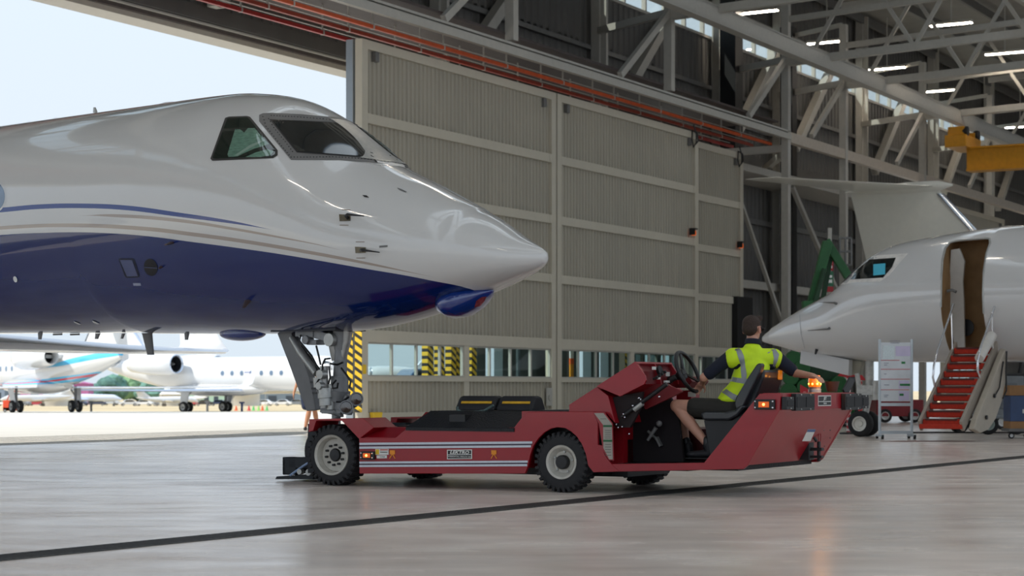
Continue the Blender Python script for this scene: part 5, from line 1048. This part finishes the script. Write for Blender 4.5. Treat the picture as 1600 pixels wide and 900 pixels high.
for a_ in (anL,anR):
    m=MB(); m.cap(a_+Vector((.02,0,-.02)),a_+Vector((.035,0,-.085)),.048,.043,12); m.cap(a_+Vector((.03,0,-.095)),a_+Vector((-.13,0,-.105)),.043,.034,12); m.ell(a_+Vector((-.15,0,-.105)),(.055,.045,.032)); remesh(m,'shoe',SHOE,drv,.008,2)
    MB().box(a_.x-.2,a_.x+.085,a_.y-.042,a_.y+.042,a_.z-.15,a_.z-.135).obj('shoe_sole',BLACK,drv,bevel=.01); m=MB(); m.cap(a_+Vector((0,0,.03)),a_+Vector((.01,0,-.03)),.041,.043,12); m.obj('sock',BLACK,drv,smooth=60)
# ---- walker outside, behind the nose gear
Zp=45.0; wp=at(482,640,Zp); gz=0.0; w2_=empty('person','person in a hi vis top and navy shorts walking outside behind the nose gear','person',(wp.x,Zp,gz),0)
o3=Vector((wp.x,Zp,gz)); K=lambda x,y,dy=0: at(x,y,Zp+dy)-o3
foz=.09
hp=Vector((-.02,0,.93)); sh=Vector((0,0,1.42)); lk=Vector((.03,-.06,.5)); la=Vector((-.06,-.08,.09)); rk=Vector((.13,.1,.5)); ra=Vector((.2,.1,.1))
m=MB(); m.ell(hp,(.15,.12,.13)); m.cap(hp,Vector((0,0,1.2)),.12,.12,14); m.cap(Vector((0,0,1.2)),Vector((0,0,1.35)),.13,.13,14); m.cap(Vector((-.17,0,1.42)),Vector((.17,0,1.42)),.06,.06,12); m.cap(Vector((0,0,1.42)),Vector((0,0,1.56)),.055,.05,12)
R,q=head(m,Vector((.0,.0,1.68)),Vector((-.4,1,0)),.98)
e1=K(463,613,-.05); w1=K(459,620,-.1); m.cap(Vector((-.19,0,1.4)),Vector((-.26,-.03,1.12)),.05,.042,12); m.cap(Vector((-.26,-.03,1.12)),Vector((-.33,-.1,.88)),.04,.028,12); hand(m,Vector((-.33,-.1,.88)),Vector((-.1,-.1,-1)),Vector((-1,0,.1)),1.0,.3)
m.cap(Vector((.19,0,1.4)),Vector((.22,.02,1.1)),.05,.042,12); m.cap(Vector((.22,.02,1.1)),Vector((.2,-.1,.86)),.04,.028,12); hand(m,Vector((.2,-.1,.86)),Vector((0,-.1,-1)),Vector((1,0,.1)),1.0,.3,thumb=-1)
for a,b,c in ((Vector((-.09,0,.88)),lk,la),(Vector((.09,0,.88)),rk,ra)): m.cap(a,b,.088,.06,12); m.cap(b,b.lerp(c,.35),.056,.062,12); m.cap(b.lerp(c,.35),c,.062,.038,12)
remesh(m,'body',SKINL,w2_,.012,3)
m=MB(); m.ell(q(0,-.02,.04),(.084,.1,.088),R); m.obj('hair',HAIR,w2_,smooth=60)
m=MB(); m.cap(Vector((0,0,1.02)),Vector((0,0,1.34)),.14,.15,16); m.cap(Vector((-.16,0,1.42)),Vector((.16,0,1.42)),.08,.08,12); remesh(m,'hi_vis_top',HV,w2_,.014,3)
m=MB(); m.ell(hp,(.17,.145,.15)); m.cap(Vector((-.09,0,.88)),Vector((-.06,-.03,.58)),.105,.105,14); m.cap(Vector((.09,0,.88)),Vector((.12,.05,.58)),.105,.105,14); remesh(m,'navy_shorts',mat('navy_shorts','#222c46',.85),w2_,.014,3)
for a in (la,ra): m=MB(); m.cap(a+Vector((0,-.04,-.045)),a+Vector((-.03,.14,-.05)),.045,.038,12); m.obj('shoe',SHOE,w2_,smooth=60)
# ------------------------------------------------------------ things standing around the white jet
def rel(e): 
    return e.matrix_world.inverted() if False else None
Zb=37.6; wb=empty('whiteboard_stand','rolling white planning board on a tubular frame beside the red airstairs','board',(at(1400,684,Zb).x,Zb,0),0); ox=wb.location.x
b=lambda x,y,dy=0: (at(x,y,Zb+dy)-Vector((ox,Zb,0)))
TUB=mat('pale_tube','#c3ccd2',.4,.3)
m=MB(); 
for x in (1374.5,1424.5): a,c=b(x,530),b(x,681); m.tube((a.x,0,a.z),(c.x,0,.06),.028)
for y,w in ((632,.03),(675.5,.03)): a,c=b(1374.5,y),b(1424.5,y); m.box(a.x,c.x,-.03,.03,a.z-w,a.z+w)
for x in (1374.5,1424.5): a=b(x,681); m.box(a.x-.03,a.x+.03,-.3,.3,.05,.09)
m.obj('stand_frame',TUB,wb,smooth=40)
m=MB()
for x in (1374.5,1424.5):
    for y in (-.28,.28): a=b(x,681); m.lathe([(.045,-.02),(.045,.02)],(a.x,y,.045),(1,0,0),14)
m.obj('castors',BLACK,wb,smooth=40)
a,c=b(1376,535),b(1422.5,627); bd=MB().box(a.x,c.x,-.02,.01,c.z,a.z).obj('board_panel',mat('board_white','#d5dade',.3),wb)
def bm_(xa,ya,xb,yb,name,mm,o=-.022): a,c=b(xa,ya),b(xb,yb); MB().box(a.x,c.x,o-.003,o,c.z,a.z).obj(name,mm,bd)
RL=mat('board_red','#c7565a',.5); GM=mat('board_green','#1d7a3e',.5); LV=mat('board_lilac','#cfc6e2',.5); INK=mat('board_ink','#6a7288',.5)
for y,xe in ((563,1405),(577,1422),(592.5,1421),(609,1420)): bm_(1376,y-.5,xe,y+.5,'ruled_line',RL)
for x,y,w,h in ((1408,565,6,3.5),(1405.5,599.5,16,3.5),(1405,615,6.5,3.5)): bm_(x,y,x+w,y+h,'green_magnet',GM,-.026)
bm_(1399,541,1422,556.5,'pinned_sheet',LV); bm_(1379,540,1397,562,'plastic_wallet',mat('wallet','#c3d0d2',.1,var=.15,scale=40,coat=.8)); bm_(1404,611,1420,626,'pinned_sheet',LV); bm_(1404,595,1420,607,'pinned_sheet',LV)
for x,y,w in ((1390,532.5,16),(1391,535.5,14),(1381,567,7),(1381,570,5),(1381,584,4),(1381,601,8),(1381,617,7),(1381,619.5,5)): bm_(x,y,x+w,y+.8,'handwriting',INK)
# red tug-like vehicle behind the board
Zv=55.0; v=empty('parked_tow_tractor','low dark red tow tractor parked behind the white board','tractor',(at(1405,660,Zv).x,Zv,0),0); VR=mat('tractor_red','#7d1c24',.45,var=.1)
m=MB(); m.box(-.65,.7,0,1.4,.18,.66); m.prism([(-.65,.66),(-.3,.66),(-.45,.95),(-.6,.9)],0,1.4); m.obj('tractor_body',VR,v,bevel=.03); m=MB()
for x in (-.4,.45): wheel('tractor_wheel',v,(x,.05,.2),.2,.14,n=24); wheel('tractor_wheel',v,(x,1.35,.2),.2,.14,n=24)
m.box(-.2,.3,.5,1.1,.66,.95); m.obj('tractor_seat',BLACK,v,bevel=.03)
# ground power cart, bin trolley, dark tank
Zg=41; gp=empty('ground_power_cart','grey wheeled ground power cart to the right of the airstairs','cart',(at(1560,677,Zg).x,Zg,0),0)
m=MB(); m.box(-.42,.55,0,.9,.38,1.25); m.box(-.5,.6,-.03,.95,.34,.42); m.obj('cart_body',mat('cart_grey','#83898d',.5,var=.08),gp,bevel=.02); m=MB(); m.box(-.15,.4,-.02,0,.55,1.1); m.obj('cart_door',mat('cart_door','#70767b',.5),gp,bevel=.01); MB().box(.3,.33,-.04,-.02,.7,1.0).obj('door_slot',BLACK,gp)
for x in (-.2,.4): wheel('cart_wheel',gp,(x,.08,.22),.22,.16,rim='#a8b4ae',n=24)
m=MB(); m.tube((-.42,.1,.4),(-1.3,.0,.25),.03); m.obj('tow_bar',BLACK,gp)
Zc=38.0; bn=empty('parts_trolley','cardboard box on a blue crate trolley at the right edge','trolley',(at(1592,685,Zc).x,Zc,0),0)
m=MB(); m.box(-.27,.45,-.3,.3,.14,.2); m.obj('trolley_base',DSTEEL,bn)
for x in (-.2,.1,.38): wheel('castor',bn,(x,-.2,.06),.06,.04,n=16)
MB().box(-.24,.42,-.27,.27,.34,.85).obj('blue_crate',mat('blue_crate','#2a4570',.4,var=.1),bn,bevel=.01); MB().box(-.24,.42,-.27,.27,.2,.34).obj('brown_carton',mat('carton','#a07850',.8,var=.1),bn); MB().box(-.26,.44,-.29,.29,.85,1.05).obj('cardboard_box',mat('carton','#a07850'),bn,bevel=.005)
m=MB(); m.box(.0,.16,-.275,-.27,.5,.58); m.obj('crate_label',DEC,bn)
Zw=43; tr=empty('wheeled_dolly','low dolly on black wheels behind the airstairs','dolly',(at(1515,677,Zw).x,Zw,0),0)
for x in (-.18,.22): wheel('dolly_wheel',tr,(x,0,.14),.14,.12,n=20); wheel('dolly_wheel',tr,(x,.5,.14),.14,.12,n=20)
m=MB(); m.box(-.4,.5,-.02,.55,.2,.27); m.obj('dolly_deck',BLACK,tr)
Zk=46; tk=empty('hydraulic_rig','dark wheeled hydraulic rig beyond the grey cart','rig',(at(1585,672,Zk).x,Zk,0),0)
m=MB(); m.box(-.5,.6,0,.8,.3,1.35); m.tube((-.2,.3,1.35),(-.2,.3,2.0),.08); m.tube((.2,.3,1.3),(.3,.3,1.9),.05); m.obj('rig_body',BLACK,tk,bevel=.03)
for x in (-.3,.4): wheel('rig_wheel',tk,(x,.0,.18),.18,.12,n=20)
# red floor strip and hose
a=atz(1375,690,.003); c=atz(1528,690,.003); fs=empty('floor_strip','thin dark red strip laid on the floor in front of the airstairs','strip',(a.x,a.y,0),0); MB().hexa([(0,0,.001),(c.x-a.x,.2,.001),(c.x-a.x-.5,.55,.001),(.5,.45,.001),(0,0,.006),(c.x-a.x,.2,.006),(c.x-a.x-.5,.55,.006),(.5,.45,.006)]).obj('strip',mat('dark_red_mat','#6a2a2c',.7),fs)
hs=empty('floor_hose','black hose lying across the floor behind the white board','hose',(at(1430,677,42).x,42,0),0); m=MB(); m.path([(-.6,0,.02),(.5,.2,.02),(2,.1,.02),(3.8,.3,.02),(6,.1,.02)],.02,6); m.obj('hose',BLACK,hs,smooth=60)
# red and white warning posts
for i,(px,top,Z,lab) in enumerate(((1257,612,42.5,'red and white warning post just behind the tug beacon'),(1326,580,41.5,'red and white warning post with a diamond sign under the lowered gear door'),(1344,590,43.0,'red and white warning post beside the white jet nose gear'))):
    zt_=EYE+(HY-top)/F*Z; e=empty('warning_post',lab,'post',(at(px,top,Z).x,Z,0),0,'red and white warning posts')
    MB().tube((0,0,.03),(0,0,zt_),.045).obj('striped_tube',RW,e,smooth=40); MB().lathe([(.2,0),(.2,.03),(.05,.05)],(0,0,0),(0,0,1),20).obj('post_base',BLACK,e,smooth=40)
    if i!=0: MB().prism([(-.25,zt_-.1),(0,zt_+.14),(.22,zt_-.1),(0,zt_-.14)] if i==1 else [(-.12,zt_-.06),(0,zt_+.1),(.12,zt_-.06)],-.06,-.05).obj('diamond_sign',mat('sign_red','#c9323a',.5),e)
    else: MB().prism([(-.1,zt_-.02),(-.1,zt_+.16),(.22,zt_-.02)],-.03,-.02).obj('pennant',mat('sign_red','#c9323a'),e)
# green boom lift behind the nose
Zl=50.0; gl=empty('boom_lift','dark green boom lift with raised folded arms behind the white jet nose','lift',(at(1285,650,Zl).x,Zl,0),0); ox2=gl.location.x
GR=mat('lift_green','#1d5a2c',.5,var=.15,scale=3); GRD=mat('lift_green_dark','#153c20',.6,var=.2); q2=lambda x,y,dy=0: at(x,y,Zl+dy)-Vector((ox2,Zl,0))
m=MB(); m.box(-1.0,.75,-.6,.9,.35,.9); m.box(-.8,.5,-.4,.7,.9,1.6); m.obj('lift_chassis',GRD,gl,bevel=.05)
for x in (-.7,.5):
    for y in (-.65,.95): wheel('lift_wheel',gl,(x,y,.36),.36,.25,rim='#1d5a2c',n=24)
m=MB(); m.beam(q2(1262,500),q2(1293,378),.22,.26); m.beam(q2(1290,376,.3),q2(1330,440,.3),.2,.22); m.beam(q2(1270,560,-.2),q2(1262,470,-.2),.3,.3); m.obj('boom_arm',GR,gl,bevel=.02)
m=MB(); m.beam(q2(1280,500,.4),q2(1298,400,.4),.1,.12); m.tube(q2(1270,480,-.3),q2(1288,420,-.3),.07); m.obj('lift_cylinder',GRD,gl,smooth=40)
m=MB()
for x,y,r in ((1240,560,.2),(1252,575,.22),(1270,600,.25),(1235,590,.2),(1290,610,.25),(1310,600,.22),(1306,620,.2),(1232,612,.22),(1256,604,.2)): m.lathe([(r,-.12),(r*1.0,.12)],q2(x,y,-.5),(0,1,.1),18)
m.obj('hose_reels',GR,gl,smooth=40,bevel=.02)
m=MB(); a=q2(1312,372,.4); c=q2(1330,414,.4)
for x in (a.x,c.x,(a.x+c.x)/2): m.tube((x,.4,c.z),(x,.4,a.z),.03)
for z in (a.z,c.z,(a.z+c.z)/2): m.tube((a.x,.4,z),(c.x,.4,z),.03)
m.obj('basket_rail',DSTEEL,gl,smooth=40)
Zf=60; fsn=empty('fire_point_sign','tall red, white and green fire point sign on a post beyond the boom lift','sign',(at(1297,460,Zf).x,Zf,0),0); q3=lambda x,y: at(x,y,Zf)-Vector((fsn.location.x,Zf,0))
m=MB(); m.box(-.06,.06,.02,.1,0,6.0); m.obj('sign_post',STEEL,fsn)
for ya,yb,mm in ((405,423,'#a8242a'),(424,447,'#2a6b4a'),(448,456,'#a8242a')):
    a,c=q3(1292,ya),q3(1302,yb); MB().box(a.x,c.x,-.02,.02,c.z,a.z).obj('sign_panel',mat('sp'+mm+str(ya)[:1],mm,.5),fsn)
m=MB()
for ya,yb in ((408,412),(415,419),(430,434),(437,442)): a,c=q3(1294,ya),q3(1300,yb); m.box(a.x,c.x,-.03,-.02,c.z,a.z)
m.obj('sign_pictogram',WHITE,fsn)
# ------------------------------------------------------------ out on the field
def car_mb(col,e,L=4.3,lowres=True):
    m=MB(); m.prism([(-L/2,.35),(-L/2,.75),(-L*.3,.85),(-L*.16,1.38),(L*.2,1.42),(L*.36,.95),(L/2,.85),(L/2,.35)],-.85,.85); m.obj('car_body',col,e,bevel=.06)
    m=MB(); m.prism([(-L*.27,.88),(-L*.15,1.33),(L*.19,1.36),(L*.32,.95)],-.86,.86); m.obj('car_windows',DGLASS,e)
    for x in (-L*.3,L*.3):
        for y in (-.8,.8): wheel('car_wheel',e,(x,y,.32),.32,.2,n=16)
cx=at(672,577,61.0); bc_=empty('car','dark blue car standing outside, seen through the door window','car',(cx.x,61,-.06),math.radians(20)); bc_.scale=(1,1,1.2); car_mb(mat('car_blue','#1d4468',.2,coat=.8),bc_,4.4)
cols=[('white','#e8e8e8'),('silver','#b7bcc2'),('dark blue','#35415c'),('black','#2a2c30'),('red','#a8343a'),('grey','#7f858c')]
protos={}
G_='cars in the far car park'
k=0
for i in range(20):
    px=8+i*24+random.uniform(-4,4); Z=425+(i%4)*14; nm,cc=cols[(i*5+i//3)%6]
    x=(px-800)/F*Z
    if nm not in protos:
        e=empty('car','','car',(x,Z,gzf(Z)),random.uniform(-.2,.2),G_); car_mb(mat('far_car_'+nm,cc,.3,coat=.4),e); protos[nm]=e
    else: e=copy_tree(protos[nm]); e.location=(x,Z,gzf(Z)); e.rotation_euler=(0,0,random.uniform(-.3,.3)); 
    e['label']='%s car in the far car park, %s in the row counted from the left'%(nm,['first','second','third','fourth','fifth','sixth','seventh','eighth','ninth','tenth','eleventh','twelfth','thirteenth','fourteenth','fifteenth','sixteenth','seventeenth','eighteenth','nineteenth','twentieth'][i])
def smalljet(px,Z,a,lab,s=.55,mm=None):
    e=empty('small_aircraft',lab,'aircraft',((px-800)/F*Z,Z,gzf(Z)),a,'small aircraft parked across the field'); mm=mm or WP
    f=lambda v:[(x*s,y*s,z*s) for x,y,z in v]
    m=MB(); R=[]
    for x,w,z in ((2.8,.05,2.3),(2,.5,2.4),(0,1.1,2.8),(-8,1.2,2.9),(-16,1.1,3.0),(-21,.5,3.4),(-24,.1,3.8)): R.append([(x*s,w*s*math.cos(q),z*s+w*s*math.sin(q)) for q in [2*math.pi*i/16 for i in range(16)]])
    m.rings(R).obj('fuselage',mm,e,smooth=60)
    for sd_ in (-1,1): MB().rings(foil([(x*s,y*s*sd_,z*s,c*s,t_*s,(0,0,1)) for x,y,z,c,t_ in ((-8,.8,2.1,5,.6),(-12,12,2.6,1.6,.2))])).obj('wing',mm,e,smooth=50); MB().rings(foil([(x*s,y*s*sd_,z*s,c*s,t_*s,(0,0,1)) for x,y,z,c,t_ in ((-21.5,.1,6.8,2.4,.2),(-23.5,4,6.9,1.2,.1))])).obj('stabilizer',mm,e,smooth=50)
    MB().rings(foil([(x*s,0,z*s,c*s,t_*s,(0,1,0)) for x,z,c,t_ in ((-17,3.6,6,.4),(-21.3,6.9,2.8,.2))])).obj('tail_fin',mm,e,smooth=50)
    m=MB()
    for x,y in ((0,0),(-12,-2),(-12,2)): m.tube((x*s,y*s,2.0*s),(x*s,y*s,.3),.07); m.lathe([(.3,-.1),(.3,.1)],(x*s,y*s,.3),(0,1,0),12)
    m.obj('landing_gear',DSTEEL,e,smooth=40); return e
smalljet(12,370,math.radians(200),'small white jet at the far left edge beyond the apron'); smalljet(178,385,math.radians(5),'small white jet between the two parked jets, side on',.6,mat('pale_blue_jet','#cfd8e6',.3)); smalljet(245,402,math.radians(160),'small white jet below the parked jet engine',.5); smalljet(300,372,math.radians(20),'small white jet far off left of the far main wheels of the round windowed jet',.45)
def tent(px,Z,s,lab): 
    e=empty('marquee_tent',lab,'tent',((px-800)/F*Z,Z,gzf(Z)),.3,'white tents on the field'); m=MB()
    m.hexa([(-s,-s,s*.9),(s,-s,s*.9),(s,s,s*.9),(-s,s,s*.9),(-.05,-.05,s*2.1),(.05,-.05,s*2.1),(.05,.05,s*2.1),(-.05,.05,s*2.1)]); m.obj('tent_roof',WHITE,e)
    m=MB(); 
    for a in (-s,s):
        for b_ in (-s,s): m.tube((a,b_,0),(a,b_,s*.9),.06)
    m.obj('tent_poles',LGREY,e); MB().box(-s,s,s-.05,s,.0,s*.9).obj('tent_wall',WHITE,e)
tent(385,400,3.4,'white pointed tent right of the far main wheels'); tent(88,400,2.6,'white tent between the striped jet main wheels'); tent(272,412,2.8,'white tent beneath the round windowed jet engine')
for px,Z,w,h,c,lab in ((85,480,17,7,'#b06a98','pink hangar tent across the field behind the striped jet'),(38,490,10,6.2,'#5c6b78','slate grey shed beside the pink hangar tent'),(325,500,10,4.0,'#a9c4b0','pale green cabin across the field between the parked jet wheels'),(0,500,14,6.0,'#8a97a8','blue grey shed at the far left across the field'),(430,490,18,4.4,'#6f7c86','dark grey shed across the field left of the walker')):
    e=empty('field_building',lab,'building',((px-800)/F*Z,Z,gzf(Z)),0); MB().box(-w/2,w/2,0,6,0,h*.75).obj('building_wall',mat('bw'+c,c,.8),e); MB().prism([(-w/2-.2,h*.75),(0,h),(w/2+.2,h*.75)],-.2,6.2).obj('building_roof',mat('bw'+c,c),e)
    m=MB(); 
    for i in range(3): m.box(-w*.35+i*w*.25,-w*.35+i*w*.25+w*.12,-.03,0,.8,h*.5)
    m.obj('building_openings',mat('opening_dark','#39424c',.5),e)
for px,Z,h,mm,lab in ((142.5,150,.75,'black','short black marker post left of the apron edge'),(324,151,.75,'white','slim white marker post near the jet main wheels'),(378,150,.7,'blue','short blue marker post by the strut door')):
    e=empty('marker_post',lab,'post',((px-800)/F*Z,Z,-.87),0); MB().tube((0,0,0),(0,0,h),.09).obj('post',mat('mp_'+mm,{'black':'#25282c','white':'#c9cdd2','blue':'#2a4f8c'}[mm],.5),e,smooth=40); MB().box(-.2,.2,-.08,.08,h-.05,h+.08).obj('post_head',mat('mp_'+mm,'#000000'),e)
e=empty('orange_ground_heater','orange ground cart in front of the striped jet main wheels','cart',((12-800)/F*138,138,-.75),0); m=MB(); m.box(-.35,.25,0,.6,.1,.85); m.box(-.35,.55,0,.8,.1,.35); m.path([(-.1,.2,.85),(.1,.2,1.3),(.15,.2,1.6)],.05,6); m.obj('cart_body',mat('vivid_orange','#e2502a',.5),e,bevel=.03)
for x in (-.2,.4): wheel('cart_wheel',e,(x,0,.12),.12,.1,n=16)
cone=None
for i,(px,nm,c) in enumerate(((369,'orange','#e8663c'),(389,'red','#c8343a'),(396,'green','#5fc070'),(404,'lime','#8fd070'),(410,'coral','#e8663c'),(417,'green','#5fc070'))):
    Z=170; e=empty('traffic_cone','small %s marker cone on the dry grass, %s from the left'%(nm,['first','second','third','fourth','fifth','sixth'][i]),'cone',((px-800)/F*Z,Z,gzf(Z)),0,'coloured marker cones on the grass'); MB().lathe([(.13,0),(.12,.04),(.04,.4)],(0,0,.04),(0,0,1),12).obj('cone',mat('cone_'+c,c,.6),e,smooth=40); MB().box(-.16,.16,-.16,.16,0,.05).obj('cone_base',mat('cone_'+c,c),e)
# trees across the field
def crown(seed,r,h):
    rnd=random.Random(seed); b_=bmesh.new()
    for i in range(9):
        c=Vector((rnd.uniform(-r*.55,r*.55),rnd.uniform(-r*.4,r*.4),h*rnd.uniform(.35,.8))); g_=bmesh.ops.create_icosphere(b_,subdivisions=2,radius=r*rnd.uniform(.35,.55))
        for v_ in g_['verts']: v_.co=c+Vector((v_.co.x,v_.co.y,v_.co.z*.9))*(1+rnd.uniform(-.14,.14))
    m=MB(); m.b.free(); m.b=b_; return m
TG=[mat('hazed_foliage_blue','#5f8578',.9,var=.25,scale=.6),mat('hazed_foliage_green','#6f8f6a',.9,var=.25,scale=.6),mat('hazed_foliage_dark','#4f7268',.9,var=.25,scale=.6)]  # foliage paled towards blue, distance haze put into the colours
tp=[]
for i in range(3):
    e=empty('tree','','tree',(0,0,0),0,'trees along the far edge of the field'); crown(i,5.5,8).obj('crown',TG[i],e); MB().tube((0,0,0),(0,0,4),.4,.3).obj('trunk',mat('bark','#5f5448',.9),e); tp.append(e)
used=set(); n=0
for i in range(36):
    Z=520+(i%4)*22; px=-10+i*20.5; j=i%3
    e=tp[j] if j not in used else copy_tree(tp[j]); used.add(j)
    hgt=(12 if 150<px<215 or px<60 else 5)+random.uniform(0,5)
    sc_=((EYE+hgt/F*Z)-gzf(Z))/7.6; e.location=((px-800)/F*Z,Z,gzf(Z)-.1); e.scale=(1.0,1,sc_); e.rotation_euler=(0,0,random.uniform(0,6))
    e['label']='%s tree on the far edge of the field, %d%s from the left'%(('blue green','bright green','dark green')[j],i+1,{1:'st',2:'nd',3:'rd'}.get((i+1)%10 if i+1 not in (11,12,13) else 0,'th'))
